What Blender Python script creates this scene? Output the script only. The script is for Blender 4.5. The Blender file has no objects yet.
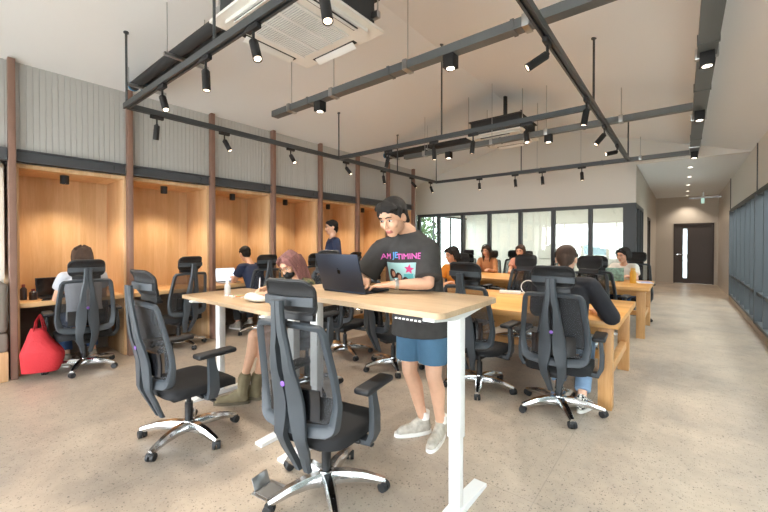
import bpy, bmesh, math, random
from mathutils import Vector, Matrix, noise
from mathutils.bvhtree import BVHTree
random.seed(7)
sc = bpy.context.scene
COL = sc.collection
PI = math.pi
R = math.radians
V = Vector

# ------------------------------------------------------------------ helpers
def lin(c):
    return tuple((x/12.92 if x <= .04045 else ((x+.055)/1.055)**2.4) for x in c)
def hexc(h):
    h = h.lstrip('#')
    return lin(tuple(int(h[i:i+2], 16)/255 for i in (0, 2, 4)))

def mat(name, color, rough=.5, metal=0., emit=None, estr=0., alpha=1., bump=0., bscale=60., var=0., vscale=8., stretch=(1, 1, 1), spec=None, coat=0.):
    m = bpy.data.materials.new(name)
    m.use_nodes = True
    nt = m.node_tree
    b = nt.nodes['Principled BSDF']
    c = hexc(color) if isinstance(color, str) else color
    b.inputs['Base Color'].default_value = (*c, 1)
    b.inputs['Roughness'].default_value = rough
    b.inputs['Metallic'].default_value = metal
    if spec is not None:
        b.inputs['Specular IOR Level'].default_value = spec
    if coat:
        b.inputs['Coat Weight'].default_value = coat
    if emit is not None:
        b.inputs['Emission Color'].default_value = (*(hexc(emit) if isinstance(emit, str) else emit), 1)
        b.inputs['Emission Strength'].default_value = estr
    b.inputs['Alpha'].default_value = alpha
    tc = mp = None
    if bump or var:
        tc = nt.nodes.new('ShaderNodeTexCoord')
        mp = nt.nodes.new('ShaderNodeMapping')
        mp.inputs['Scale'].default_value = stretch
        nt.links.new(tc.outputs['Object'], mp.inputs['Vector'])
    if bump:
        n = nt.nodes.new('ShaderNodeTexNoise')
        n.inputs['Scale'].default_value = bscale
        n.inputs['Detail'].default_value = 4
        nt.links.new(mp.outputs[0], n.inputs['Vector'])
        bp = nt.nodes.new('ShaderNodeBump')
        bp.inputs['Strength'].default_value = bump
        bp.inputs['Distance'].default_value = .01
        nt.links.new(n.outputs['Fac'], bp.inputs['Height'])
        nt.links.new(bp.outputs[0], b.inputs['Normal'])
    if var:
        n = nt.nodes.new('ShaderNodeTexNoise')
        n.inputs['Scale'].default_value = vscale
        n.inputs['Detail'].default_value = 5
        nt.links.new(mp.outputs[0], n.inputs['Vector'])
        r = nt.nodes.new('ShaderNodeValToRGB')
        r.color_ramp.elements[0].position = .3
        r.color_ramp.elements[1].position = .7
        r.color_ramp.elements[0].color = (*[max(0, x*(1-var)) for x in c], 1)
        r.color_ramp.elements[1].color = (*[min(1, x*(1+var)) for x in c], 1)
        nt.links.new(n.outputs['Fac'], r.inputs[0])
        nt.links.new(r.outputs[0], b.inputs['Base Color'])
    return m

def wood(name, dark, light, along='Z', scale=1., rough=.45, plank=0., planks=None):
    """oak veneer: long grain along one axis, optional board joints"""
    m = bpy.data.materials.new(name)
    m.use_nodes = True
    nt = m.node_tree
    L = nt.links.new
    b = nt.nodes['Principled BSDF']
    b.inputs['Roughness'].default_value = rough
    tc = nt.nodes.new('ShaderNodeTexCoord')
    mp = nt.nodes.new('ShaderNodeMapping')
    s = {'X': (1.2, 14, 14), 'Y': (14, 1.2, 14), 'Z': (14, 14, 1.2)}[along]
    mp.inputs['Scale'].default_value = tuple(x*scale for x in s)
    L(tc.outputs['Object'], mp.inputs['Vector'])
    n1 = nt.nodes.new('ShaderNodeTexNoise')
    n1.inputs['Scale'].default_value = .55
    n1.inputs['Detail'].default_value = 3
    n1.inputs['Distortion'].default_value = .6
    n2 = nt.nodes.new('ShaderNodeTexNoise')
    n2.inputs['Scale'].default_value = 4
    n2.inputs['Detail'].default_value = 6
    n2.inputs['Roughness'].default_value = .7
    L(mp.outputs[0], n1.inputs['Vector'])
    L(mp.outputs[0], n2.inputs['Vector'])
    mx = nt.nodes.new('ShaderNodeMath')
    mx.operation = 'MULTIPLY_ADD'
    mx.inputs[1].default_value = .45
    L(n2.outputs['Fac'], mx.inputs[0])
    m2 = nt.nodes.new('ShaderNodeMath')
    m2.operation = 'MULTIPLY'
    m2.inputs[1].default_value = .55
    L(n1.outputs['Fac'], m2.inputs[0])
    L(m2.outputs[0], mx.inputs[2])
    fac = mx.outputs[0]
    if planks:
        sep = nt.nodes.new('ShaderNodeSeparateXYZ')
        L(tc.outputs['Object'], sep.inputs[0])
        dv = nt.nodes.new('ShaderNodeMath')
        dv.operation = 'DIVIDE'
        dv.inputs[1].default_value = planks[1]
        L(sep.outputs[planks[0]], dv.inputs[0])
        fl = nt.nodes.new('ShaderNodeMath')
        fl.operation = 'FLOOR'
        L(dv.outputs[0], fl.inputs[0])
        wn = nt.nodes.new('ShaderNodeTexWhiteNoise')
        wn.noise_dimensions = '1D'
        L(fl.outputs[0], wn.inputs['W'])
        ad = nt.nodes.new('ShaderNodeMath')
        ad.operation = 'MULTIPLY_ADD'
        ad.inputs[1].default_value = .22
        L(wn.outputs['Value'], ad.inputs[0])
        sb = nt.nodes.new('ShaderNodeMath')
        sb.operation = 'SUBTRACT'
        sb.inputs[1].default_value = .11
        L(fac, sb.inputs[0])
        L(sb.outputs[0], ad.inputs[2])
        fac = ad.outputs[0]
    r = nt.nodes.new('ShaderNodeValToRGB')
    r.color_ramp.elements[0].position = .33
    r.color_ramp.elements[1].position = .66
    r.color_ramp.elements[0].color = (*hexc(dark), 1)
    r.color_ramp.elements[1].color = (*hexc(light), 1)
    L(fac, r.inputs[0])
    L(r.outputs[0], b.inputs['Base Color'])
    bp = nt.nodes.new('ShaderNodeBump')
    bp.inputs['Strength'].default_value = .08
    bp.inputs['Distance'].default_value = .004
    L(n2.outputs['Fac'], bp.inputs['Height'])
    L(bp.outputs[0], b.inputs['Normal'])
    return m

def glass(name, tint, refl=.08, dens=.9):
    """thin pane: mostly see-through with a mirror share that grows at glancing angles"""
    m = bpy.data.materials.new(name)
    m.use_nodes = True
    nt = m.node_tree
    nt.nodes.clear()
    o = nt.nodes.new('ShaderNodeOutputMaterial')
    t = nt.nodes.new('ShaderNodeBsdfTransparent')
    t.inputs[0].default_value = (*[x*dens for x in hexc(tint)], 1)
    g = nt.nodes.new('ShaderNodeBsdfGlossy')
    g.inputs['Roughness'].default_value = .015
    lw = nt.nodes.new('ShaderNodeLayerWeight')
    lw.inputs['Blend'].default_value = .5
    pw = nt.nodes.new('ShaderNodeMath')
    pw.operation = 'POWER'
    pw.inputs[1].default_value = 5
    nt.links.new(lw.outputs['Facing'], pw.inputs[0])
    f = nt.nodes.new('ShaderNodeMath')
    f.operation = 'MULTIPLY'
    f.inputs[1].default_value = .8
    nt.links.new(pw.outputs[0], f.inputs[0])
    ad = nt.nodes.new('ShaderNodeMath')
    ad.operation = 'ADD'
    ad.use_clamp = True
    ad.inputs[1].default_value = refl
    mx = nt.nodes.new('ShaderNodeMixShader')
    nt.links.new(f.outputs[0], ad.inputs[0])
    nt.links.new(ad.outputs[0], mx.inputs[0])
    nt.links.new(t.outputs[0], mx.inputs[1])
    nt.links.new(g.outputs[0], mx.inputs[2])
    nt.links.new(mx.outputs[0], o.inputs[0])
    return m

class MB:
    """collects shapes; build() links them as ONE mesh object"""
    def __init__(s):
        s.bm = bmesh.new()
        s.mi = 0
    def _tag(s, faces):
        for f in faces:
            f.material_index = s.mi
    def box(s, c, size, rot=None, bev=0., seg=2):
        r = bmesh.ops.create_cube(s.bm, size=1)
        vs = r['verts']
        bmesh.ops.scale(s.bm, vec=size, verts=vs)
        if bev:
            es = list({e for v in vs for e in v.link_edges})
            rb = bmesh.ops.bevel(s.bm, geom=es, offset=bev, segments=seg, affect='EDGES', profile=.5)
            vs = list({v for f in rb['faces'] for v in f.verts} | {v for v in vs if v.is_valid})
        M = Matrix.Translation(V(c))
        if rot is not None:
            M = M @ (rot.to_4x4() if isinstance(rot, Matrix) else rot.to_matrix().to_4x4())
        bmesh.ops.transform(s.bm, matrix=M, verts=vs)
        s._tag({f for v in vs for f in v.link_faces})
        return s
    def span(s, a, b, bev=0., seg=2):
        a, b = V(a), V(b)
        return s.box((a+b)/2, [abs(x) for x in (b-a)], bev=bev, seg=seg)
    def cone(s, p0, r0, p1, r1, seg=20):
        p0, p1 = V(p0), V(p1)
        return s.tube([p0, p1], [r0, r1], seg)
    def tube(s, path, rad, seg=12, closed=False, squash=None):
        path = [V(p) for p in path]
        n = len(path)
        if not hasattr(rad, '__len__'):
            rad = [rad]*n
        rings = []
        prev = None
        for i in range(n):
            if closed:
                t = path[(i+1) % n]-path[i-1]
            else:
                t = path[min(i+1, n-1)]-path[max(i-1, 0)]
            t.normalize()
            if prev is None:
                a = V((0, 0, 1)) if abs(t.z) < .9 else V((1, 0, 0))
                u = t.cross(a).normalized()
            else:
                u = (prev-t*prev.dot(t)).normalized()
            prev = u
            w = t.cross(u)
            rr = []
            for k in range(seg):
                an = 2*PI*k/seg
                rr.append(s.bm.verts.new(path[i]+(u*math.cos(an)*rad[i]+w*math.sin(an)*rad[i]*(squash or 1))))
            rings.append(rr)
        fs = []
        for i in range(n if closed else n-1):
            a, b = rings[i], rings[(i+1) % n]
            for k in range(seg):
                fs.append(s.bm.faces.new((a[k], a[(k+1) % seg], b[(k+1) % seg], b[k])))
        if not closed:
            fs.append(s.bm.faces.new(rings[0][::-1]))
            fs.append(s.bm.faces.new(rings[-1]))
        s._tag(fs)
        return s
    def sweep(s, path, prof_fn, closed=False):
        """path: list of (origin, side, up); prof_fn(i) -> list of (a, b) in side/up"""
        rings = []
        for i, (o, a, b) in enumerate(path):
            rings.append([s.bm.verts.new(V(o)+V(a)*x+V(b)*y) for x, y in prof_fn(i)])
        fs = []
        n = len(rings)
        k = len(rings[0])
        for i in range(n if closed else n-1):
            A, B = rings[i], rings[(i+1) % n]
            for j in range(k):
                fs.append(s.bm.faces.new((A[j], A[(j+1) % k], B[(j+1) % k], B[j])))
        if not closed:
            fs.append(s.bm.faces.new(rings[0][::-1]))
            fs.append(s.bm.faces.new(rings[-1]))
        s._tag(fs)
        return s
    def lathe(s, prof, c=(0, 0, 0), seg=24, M=None):
        c = V(c)
        rings = []
        for r, z in prof:
            ring = []
            for k in range(seg):
                p = V((r*math.cos(2*PI*k/seg), r*math.sin(2*PI*k/seg), z))
                if M is not None:
                    p = M @ p
                ring.append(s.bm.verts.new(c+p))
            rings.append(ring)
        fs = []
        for a, b in zip(rings, rings[1:]):
            for k in range(seg):
                fs.append(s.bm.faces.new((a[k], a[(k+1) % seg], b[(k+1) % seg], b[k])))
        fs.append(s.bm.faces.new(rings[0][::-1]))
        fs.append(s.bm.faces.new(rings[-1]))
        s._tag(fs)
        return s
    def prism(s, poly, fn, t0, t1):
        """poly of 2-D points; fn(a, b, t) -> 3-D"""
        A = [s.bm.verts.new(fn(a, b, t0)) for a, b in poly]
        B = [s.bm.verts.new(fn(a, b, t1)) for a, b in poly]
        n = len(poly)
        fs = [s.bm.faces.new(A[::-1]), s.bm.faces.new(B)]
        for i in range(n):
            fs.append(s.bm.faces.new((A[i], A[(i+1) % n], B[(i+1) % n], B[i])))
        s._tag(fs)
        return s
    def ball(s, c, r, rot=None, seg=16):
        if not hasattr(r, '__len__'):
            r = (r, r, r)
        o = bmesh.ops.create_uvsphere(s.bm, u_segments=seg, v_segments=max(8, seg*2//3), radius=1)
        M = Matrix.Translation(V(c))
        if rot is not None:
            M = M @ rot.to_4x4()
        M = M @ Matrix.Diagonal((*r, 1))
        bmesh.ops.transform(s.bm, matrix=M, verts=o['verts'])
        s._tag({f for v in o['verts'] for f in v.link_faces})
        return s
    def quadgrid(s, fn, nu, nv):
        g = [[s.bm.verts.new(fn(i/nu, j/nv)) for j in range(nv+1)] for i in range(nu+1)]
        fs = [s.bm.faces.new((g[i][j], g[i+1][j], g[i+1][j+1], g[i][j+1])) for i in range(nu) for j in range(nv)]
        s._tag(fs)
        return s
    def hull(s, pts):
        vs = [s.bm.verts.new(p) for p in pts]
        r = bmesh.ops.convex_hull(s.bm, input=vs)
        bad = [g for g in r['geom_interior'] if isinstance(g, bmesh.types.BMVert)]
        bmesh.ops.delete(s.bm, geom=bad, context='VERTS')
        return s
    def mesh(s, name, smooth=True, angle=40):
        bmesh.ops.recalc_face_normals(s.bm, faces=s.bm.faces[:])
        me = bpy.data.meshes.new(name)
        s.bm.to_mesh(me)
        s.bm.free()
        if smooth:
            me.polygons.foreach_set('use_smooth', [True]*len(me.polygons))
            me.set_sharp_from_angle(angle=R(angle))
        return me
    def build(s, name, mats, parent=None, smooth=True, angle=40):
        me = s.mesh(name, smooth, angle)
        o = bpy.data.objects.new(name, me)
        COL.objects.link(o)
        for m in (mats if isinstance(mats, (list, tuple)) else [mats]):
            me.materials.append(m)
        if parent is not None:
            o.parent = parent
        return o

def tag(o, label, cat, group=None):
    o['label'] = label
    o['category'] = cat
    if group:
        o['group'] = group
    return o
def thing(name, label, cat, loc=(0, 0, 0), rotz=0., group=None):
    o = bpy.data.objects.new(name, None)
    COL.objects.link(o)
    o.empty_display_size = .1
    o.location = loc
    o.rotation_euler = (0, 0, rotz)
    return tag(o, label, cat, group)
def struct(o):
    o['kind'] = 'structure'
    return o
def kids(o):
    return [c for c in bpy.data.objects if c.parent == o]
def copy_tree(o, parent=None):
    c = o.copy()
    COL.objects.link(c)
    if parent is not None:
        c.parent = parent
    for ch in kids(o):
        copy_tree(ch, c)
    return c

def text_shape(body, size=1.):
    """outline letters as a flat mesh -> (verts2d, faces)"""
    cu = bpy.data.curves.new('lettering', 'FONT')
    cu.body = body
    cu.size = size
    cu.align_x = 'CENTER'
    cu.align_y = 'CENTER'
    o = bpy.data.objects.new('lettering', cu)
    COL.objects.link(o)
    dg = bpy.context.evaluated_depsgraph_get()
    me = bpy.data.meshes.new_from_object(o.evaluated_get(dg))
    vs = [(v.co.x, v.co.y) for v in me.vertices]
    fs = [tuple(p.vertices) for p in me.polygons]
    bpy.data.objects.remove(o)
    bpy.data.curves.remove(cu)
    bpy.data.meshes.remove(me)
    return vs, fs
def flat_text(mb, body, size, fn):
    vs, fs = text_shape(body, size)
    bv = [mb.bm.verts.new(fn(x, y)) for x, y in vs]
    for f in fs:
        try:
            fc = mb.bm.faces.new([bv[i] for i in f])
            fc.material_index = mb.mi
        except ValueError:
            pass

# ------------------------------------------------------------------ materials
M = {}
M['ceil'] = mat('ceiling_paint', '#e6e7e8', .9, bump=.04, bscale=120)
M['wallw'] = mat('wall_paint', '#e2e0da', .85, bump=.04, bscale=120)
M['corr'] = mat('corridor_paint', '#c9c0b4', .8, bump=.03, bscale=120)
M['corrpanel'] = mat('corridor_panel', '#c8bcae', .3, var=.04, vscale=3)
M['flute'] = mat('fluted_cladding', '#b9b9b7', .6)
M['darkmetal'] = mat('dark_grey_steel', '#4c4f54', .5, .05)
M['trackgrey'] = mat('track_grey', '#4d5154', .4, .5)
M['traygrey'] = mat('cable_tray_grey', '#6d7173', .42, .45, bump=.02)
M['framegrey'] = mat('window_frame_grey', '#474c50', .5, .0)
M['pillar'] = mat('brown_pillar', '#8a6b5d', .5, var=.06)
M['oak'] = wood('oak_vertical', '#c9a173', '#e0bf95', 'Z', 1., .5, planks=(1, .173))
M['oakx'] = wood('oak_side', '#c69a6a', '#e2c096', 'Z', 1., .5)
M['oakd'] = wood('oak_desk', '#c59864', '#e0b986', 'Y', 1., .4)
M['palewood'] = wood('pale_ash_laminate', '#ae9272', '#d0b695', 'X', 1., .38)
M['table'] = wood('golden_oak_boards', '#bd8544', '#dba765', 'X', 1., .42, planks=(1, .12))
M['tableleg'] = wood('golden_oak_posts', '#bb8650', '#d8ab74', 'Z', 1., .45)
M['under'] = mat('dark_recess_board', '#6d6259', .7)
M['white'] = mat('white_powder_coat', '#e6e7e6', .4)
M['whitep'] = mat('white_plastic', '#e9e7e2', .45)
M['cassgrey'] = mat('grille_grey', '#b7bbc1', .6)
M['black'] = mat('black_plastic', '#1d1e20', .45)
M['blackmat'] = mat('matt_black', '#1a1a1c', .6)
M['chairgrey'] = mat('chair_grey_nylon', '#3a4046', .48, bump=.03, bscale=400)
M['chairblack'] = mat('chair_black_nylon', '#1a1b1e', .45)
M['pad'] = mat('armrest_pad', '#202124', .55)
M['seat'] = mat('black_seat_fabric', '#1b1b1d', .9, bump=.25, bscale=500)
M['chrome'] = mat('polished_aluminium', '#d2d3d4', .16, 1.)
M['steel'] = mat('brushed_steel', '#b5b7b8', .32, 1.)
M['rubber'] = mat('castor_rubber', '#232426', .6)
M['purple'] = mat('purple_badge', '#7a4fae', .4)
M['gloss'] = mat('glossy_black', '#17181b', .12)
M['lamp'] = mat('lit_lens', '#ffffff', .4, emit='#ffe2bf', estr=3)
M['lampd'] = mat('downlight_lens', '#ffffff', .4, emit='#fff0dc', estr=5)
def mesh_fabric(name, col, a):
    m = mat(name, col, .7)
    m.node_tree.nodes['Principled BSDF'].inputs['Alpha'].default_value = a
    return m
M['net'] = mesh_fabric('black_chair_net', '#2a2c30', .74)
M['nethead'] = mesh_fabric('headrest_net', '#1c1d20', .9)
M['glass'] = glass('clear_partition_glass', '#eef2f0', .07, .96)
M['bglass'] = glass('facade_glass', '#eef2f1', .03, .97)
M['green'] = mat('leaf_green', '#5d7a45', .7, var=.4, vscale=3)
M['facade'] = mat('neighbour_render', '#e6e7e4', .9)
M['pave'] = mat('outdoor_paving', '#b9b6ae', .9, var=.08)

def floor_mat():
    m = bpy.data.materials.new('polished_concrete')
    m.use_nodes = True
    nt = m.node_tree
    L = nt.links.new
    b = nt.nodes['Principled BSDF']
    tc = nt.nodes.new('ShaderNodeTexCoord')
    def ns(scale, detail=5, rough=.55, dist=0.):
        n = nt.nodes.new('ShaderNodeTexNoise')
        n.inputs['Scale'].default_value = scale
        n.inputs['Detail'].default_value = detail
        n.inputs['Roughness'].default_value = rough
        n.inputs['Distortion'].default_value = dist
        L(tc.outputs['Object'], n.inputs['Vector'])
        return n.outputs['Fac']
    def ramp(f, stops):
        r = nt.nodes.new('ShaderNodeValToRGB')
        e = r.color_ramp.elements
        e[0].position, e[0].color = stops[0][0], (*stops[0][1], 1)
        e[1].position, e[1].color = stops[-1][0], (*stops[-1][1], 1)
        for p, c in stops[1:-1]:
            x = e.new(p)
            x.color = (*c, 1)
        L(f, r.inputs[0])
        return r.outputs[0]
    def mix(f, a, bb, mode='MIX'):
        x = nt.nodes.new('ShaderNodeMix')
        x.data_type = 'RGBA'
        x.blend_type = mode
        if isinstance(f, float):
            x.inputs[0].default_value = f
        else:
            L(f, x.inputs[0])
        L(a, x.inputs[6])
        L(bb, x.inputs[7])
        return x.outputs[2]
    base = ramp(ns(1.1, 6, .6, .4), [(.3, hexc('#9c9084')), (.5, hexc('#b2a291')), (.72, hexc('#c4b4a0'))])
    mott = ramp(ns(9, 5, .7), [(.3, (.78, .78, .78)), (.65, (1, 1, 1))])
    col = mix(.7, base, mott, 'MULTIPLY')
    def specks(scale, lo, hi, dens, dark, colr):
        vo = nt.nodes.new('ShaderNodeTexVoronoi')
        vo.inputs['Scale'].default_value = scale
        vo.inputs['Randomness'].default_value = 1
        L(tc.outputs['Object'], vo.inputs['Vector'])
        sp = ramp(vo.outputs['Distance'], [(lo, (1, 1, 1)), (hi, (0, 0, 0))])
        wn = nt.nodes.new('ShaderNodeSeparateColor')
        L(vo.outputs['Color'], wn.inputs[0])
        g = nt.nodes.new('ShaderNodeMath')
        g.operation = 'LESS_THAN'
        g.inputs[1].default_value = dens
        L(wn.outputs[0], g.inputs[0])
        mu = nt.nodes.new('ShaderNodeMath')
        mu.operation = 'MULTIPLY'
        L(sp, mu.inputs[0])
        L(g.outputs[0], mu.inputs[1])
        m3 = nt.nodes.new('ShaderNodeMath')
        m3.operation = 'MULTIPLY'
        m3.inputs[1].default_value = dark
        L(mu.outputs[0], m3.inputs[0])
        rgb = nt.nodes.new('ShaderNodeRGB')
        rgb.outputs[0].default_value = (*hexc(colr), 1)
        return m3.outputs[0], rgb.outputs[0]
    for a in ((30, .10, .25, .22, .8, '#665d55'), (55, .14, .31, .3, .85, '#4b4540'), (105, .2, .34, .32, .7, '#544e48'), (55, .2, .34, .10, .35, '#e0d6c8')):
        f, c = specks(*a)
        col = mix(f, col, c)
    # saw-cut joints of the slab
    sep = nt.nodes.new('ShaderNodeSeparateXYZ')
    L(tc.outputs['Object'], sep.inputs[0])
    for ax, pos, per in ((0, .62, 1.9), (1, .55, 2.6)):
        a = nt.nodes.new('ShaderNodeMath')
        a.operation = 'ADD'
        a.inputs[1].default_value = pos+per*20
        L(sep.outputs[ax], a.inputs[0])
        p = nt.nodes.new('ShaderNodeMath')
        p.operation = 'MODULO'
        p.inputs[1].default_value = per
        L(a.outputs[0], p.inputs[0])
        lt = nt.nodes.new('ShaderNodeMath')
        lt.operation = 'LESS_THAN'
        lt.inputs[1].default_value = .006
        L(p.outputs[0], lt.inputs[0])
        k = nt.nodes.new('ShaderNodeMath')
        k.operation = 'MULTIPLY'
        k.inputs[1].default_value = .3
        L(lt.outputs[0], k.inputs[0])
        rgb = nt.nodes.new('ShaderNodeRGB')
        rgb.outputs[0].default_value = (*hexc('#6d675f'), 1)
        col = mix(k.outputs[0], col, rgb.outputs[0])
    L(col, b.inputs['Base Color'])
    rr = ramp(ns(2.5, 5), [(.3, (.33,)*3), (.7, (.5,)*3)])
    L(rr, b.inputs['Roughness'])
    bp = nt.nodes.new('ShaderNodeBump')
    bp.inputs['Strength'].default_value = .05
    bp.inputs['Distance'].default_value = .004
    L(ns(90, 4), bp.inputs['Height'])
    L(bp.outputs[0], b.inputs['Normal'])
    return m
M['floor'] = floor_mat()

# ------------------------------------------------------------------ camera
cam = bpy.data.cameras.new('camera')
cam.sensor_width = 36
cam.lens = 371/768*36
cam.shift_y = -(256-246.885)/768
cam.clip_start = .05
co = bpy.data.objects.new('camera', cam)
co.location = (0, 0, 1.4)
co.rotation_euler = (R(90-.6), 0, R(38.8))
COL.objects.link(co)
sc.camera = co

# ------------------------------------------------------------------ room shell
XL, XB = -5.35, -6.05          # booth fronts / booth backs
YF, YG, YE = -3.2, 9.08, 16.6  # behind the camera / glazed partition / corridor end
XR = .935
RX, RZ, RSL, RSR = -2.63, 4.07, .287, .298
def cz(x):
    return RZ-(RX-x)*RSL if x < RX else RZ-(x-RX)*RSR
def S(mb, name, m, **k):
    return struct(mb.build(name, m, **k))

b = MB()
b.span((-6.6, YF-.2, -.12), (1.2, 16.9, 0))
S(b, 'floor', M['floor'])
# sloped ceiling, two pitches, and the flat corridor ceiling
b = MB()
xl, xr = -6.3, XR+.25
for a, z0, c, z1 in ((xl, cz(xl), RX, RZ), (RX, RZ, xr, cz(xr))):
    b.prism([(a, z0), (c, z1), (c, z1+.12), (a, z0+.12)], lambda p, q, t: V((p, t, q)), YF-.1, YG)
S(b, 'ceiling', M['ceil'])
b = MB()
b.span((-.9, YG+.05, 3.001), (1.2, 16.8, 3.12))
S(b, 'ceiling_corridor', M['ceil'])
# gable above the glazed partition and the corridor mouth
b = MB()
G = lambda p, q, t: V((p, t, q))
b.prism([(-6.3, 2.22), (-.74, 2.22), (-.74, cz(-.74)), (RX, RZ), (-6.3, cz(-6.3))], G, YG, YG+.1)
b.prism([(-.74, 3.0), (XR+.1, 3.0), (XR, cz(XR)), (-.74, cz(-.74))], G, YG, YG+.1)
S(b, 'wall_back', M['wallw'], smooth=False)
# corridor: left wall with two dark doorways, right panelling, end wall
b = MB()
b.span((-.86, YG+.1, 2.22), (-.74, 10.95, 3.0))
b.span((-.86, 10.95, 0), (-.74, 12.3, 3.0))
b.span((-.86, 12.3, 2.1), (-.74, 13.2, 3.0))
b.span((-.86, 13.2, 0), (-.74, YE, 3.0))
S(b, 'wall_corridor_left', M['corr'])
b = MB()
b.span((-.9, YE, 0), (-.2, YE+.12, 3))
b.span((.79, YE, 0), (1.1, YE+.12, 3))
b.span((-.2, YE, 2.06), (.79, YE+.12, 3))
S(b, 'wall_corridor_end', M['corr'])
b = MB()
b.span((XR, 12.62, 0), (XR+.12, YE, 3.0))
S(b, 'wall_corridor_right', M['corrpanel'])
# door at the corridor end
b = MB()
b.span((-.24, YE-.02, 0), (-.19, YE+.1, 2.08))
b.span((.78, YE-.02, 0), (.83, YE+.1, 2.08))
b.span((-.24, YE-.02, 2.03), (.83, YE+.1, 2.08))
dr = S(b, 'door_1', mat('dark_door_frame', '#453c38', .5))
M['door'] = mat('dark_brown_door', '#4a403b', .45, var=.05, stretch=(10, 1, 1))
b = MB()
b.span((-.19, YE+.02, .005), (.02, YE+.06, 2.03))
b.span((.13, YE+.02, .005), (.78, YE+.06, 2.03))
b.span((.02, YE+.02, .005), (.13, YE+.06, .18))
b.span((.02, YE+.02, 1.9), (.13, YE+.06, 2.03))
b.build('door_leaf', M['door'], dr)
b = MB()
b.span((.02, YE+.035, .18), (.13, YE+.045, 1.9))
b.build('vision_panel', glass('door_glass', '#e8f2f6', .1), dr)
b = MB()
b.cone((-.13, YE+.02, 1.0), .02, (-.13, YE-.05, 1.0), .02)
b.tube([(-.13, YE-.045, 1.0), (.0, YE-.045, 1.0)], .011)
o = b.build('door_handle', M['chrome'], dr)
# second door, in the left side of the corridor
b = MB()
b.span((-.87, 12.3, 0), (-.72, 12.36, 2.1))
b.span((-.87, 13.14, 0), (-.72, 13.2, 2.1))
b.span((-.87, 12.3, 2.04), (-.72, 13.2, 2.1))
d2 = S(b, 'door_2', mat('dark_door_frame_side', '#453c38', .5))
b = MB()
b.span((-.84, 12.36, .005), (-.8, 13.14, 2.04))
b.build('door_leaf', M['door'], d2)

# right wall: panelled spandrel, facade window band, dark trims
b = MB()
for y0, y1 in ((YF, -.4), (-.4, 4.0), (4.0, 8.38), (8.40, 12.6)):
    b.span((XR, y0+.004, 2.24), (XR+.14, y1-.004, cz(XR)+.06))
b.span((XR+.02, YF, 0), (XR+.14, 12.6, .1))
S(b, 'wall_right', M['wallw'])
b = MB()
b.span((XR-.012, 8.37, 2.22), (XR+.02, 8.41, 3.0))
b.span((XR-.012, 12.575, 0), (XR+.05, 12.625, 3.0))
b.span((XR-.012, 3.98, 2.22), (XR+.02, 4.02, 3.0))
S(b, 'trim_1', M['framegrey'])
b = MB()
b.span((XR-.02, YF, 0), (XR+.02, 12.6, .09))
S(b, 'baseboard_right', mat('brown_kerb', '#9a8672', .5))
b = MB()
b.span((XR-.01, YF, 2.16), (XR+.1, 12.6, 2.24))
b.span((XR-.01, YF, .09), (XR+.1, 12.6, .14))
b.span((XR, YF, .57), (XR+.08, 12.6, .62))
y = 12.55
k = 0
while y > YF:
    w = .035 if k % 6 else .05
    b.span((XR-.03 if k % 6 == 0 else XR-.01, y-w/2, .1), (XR+.12, y+w/2, 2.2))
    y -= .69
    k += 1
wf = S(b, 'window_1', M['framegrey'])
b = MB()
b.span((XR+.06, YF, .1), (XR+.068, 12.6, 2.2))
b.build('window_pane', M['bglass'], wf)
# glazed facade behind the viewpoint, its panes clear
b = MB()
b.span((-6.2, YF-.1, 0), (1.1, YF, .1))
b.span((-6.2, YF-.1, 2.4), (1.1, YF, 2.5))
for i in range(7):
    x = -6.1+i*1.19
    b.span((x-.03, YF-.1, 0), (x+.03, YF, 2.45))
S(b, 'window_2', M['framegrey'])

b = MB()
b.prism([(-6.3, 2.5), (XR+.1, 2.5), (XR+.1, cz(XR+.1)), (RX, RZ), (-6.3, cz(-6.3))], G, YF-.1, YF)
S(b, 'wall_front', M['wallw'], smooth=False)
# glazed partition of the meeting room
b = MB()
b.span((-6.05, YG-.0, 2.14), (-.74, YG+.1, 2.22))
b.span((-6.05, YG-.0, 0), (-.74, YG+.1, .07))
for x in (-6.0, -5.35, -4.61, -3.86, -3.07, -2.32, -1.56):
    b.span((x-.04, YG-.01, .05), (x+.04, YG+.1, 2.2))
b.span((-.96, YG-.012, 0), (-.735, YG+.12, 2.22))
b.span((-.86, YG+.1, 2.14), (-.735, 10.95, 2.22))
b.span((-.86, YG+.1, 0), (-.735, 10.95, .07))
for y in (9.75, 10.35, 10.92):
    b.span((-.86, y-.03, .05), (-.735, y+.03, 2.2))
gp = S(b, 'window_3', M['framegrey'])
b = MB()
b.span((-6.0, YG+.04, .07), (-.9, YG+.05, 2.16))
b.build('partition_pane', M['glass'], gp)
b = MB()
b.span((-.80, YG+.1, .07), (-.79, 10.95, 2.16))
b.build('partition_pane', glass('blue_grey_glass', '#8fa3ae', .12, .8), gp)
# meeting room shell with its own windows
b = MB()
YM = 12.4
b.span((-6.3, YM, 0), (-.8, YM+.12, .92))
b.span((-6.3, YM, 1.9), (-.8, YM+.12, 2.9))
b.span((-6.3, YM, .9), (-3.05, YM+.12, 1.9))
b.span((-1.02, YM, .9), (-.8, YM+.12, 1.9))
S(b, 'wall_meeting_back', M['wallw'])
b = MB()
b.span((-6.25, YG+.1, 2.3), (-6.1, YM, 2.9))
b.span((-6.25, YG+.1, 0), (-6.1, YM, .15))
S(b, 'wall_meeting_left', M['wallw'])
b = MB()
b.span((-6.3, YG+.1, 2.8), (-.86, YM+.1, 2.9))
S(b, 'ceiling_meeting', M['ceil'])
b = MB()
for y in (9.2, 10.2, 11.3, 12.36):
    b.span((-6.20, y-.025, .15), (-6.15, y+.025, 2.3))
b.span((-6.24, YG+.1, 2.24), (-6.12, YM, 2.3))
b.span((-6.24, YG+.1, .15), (-6.12, YM, .21))
w4 = S(b, 'window_4', M['framegrey'])
b = MB()
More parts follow.
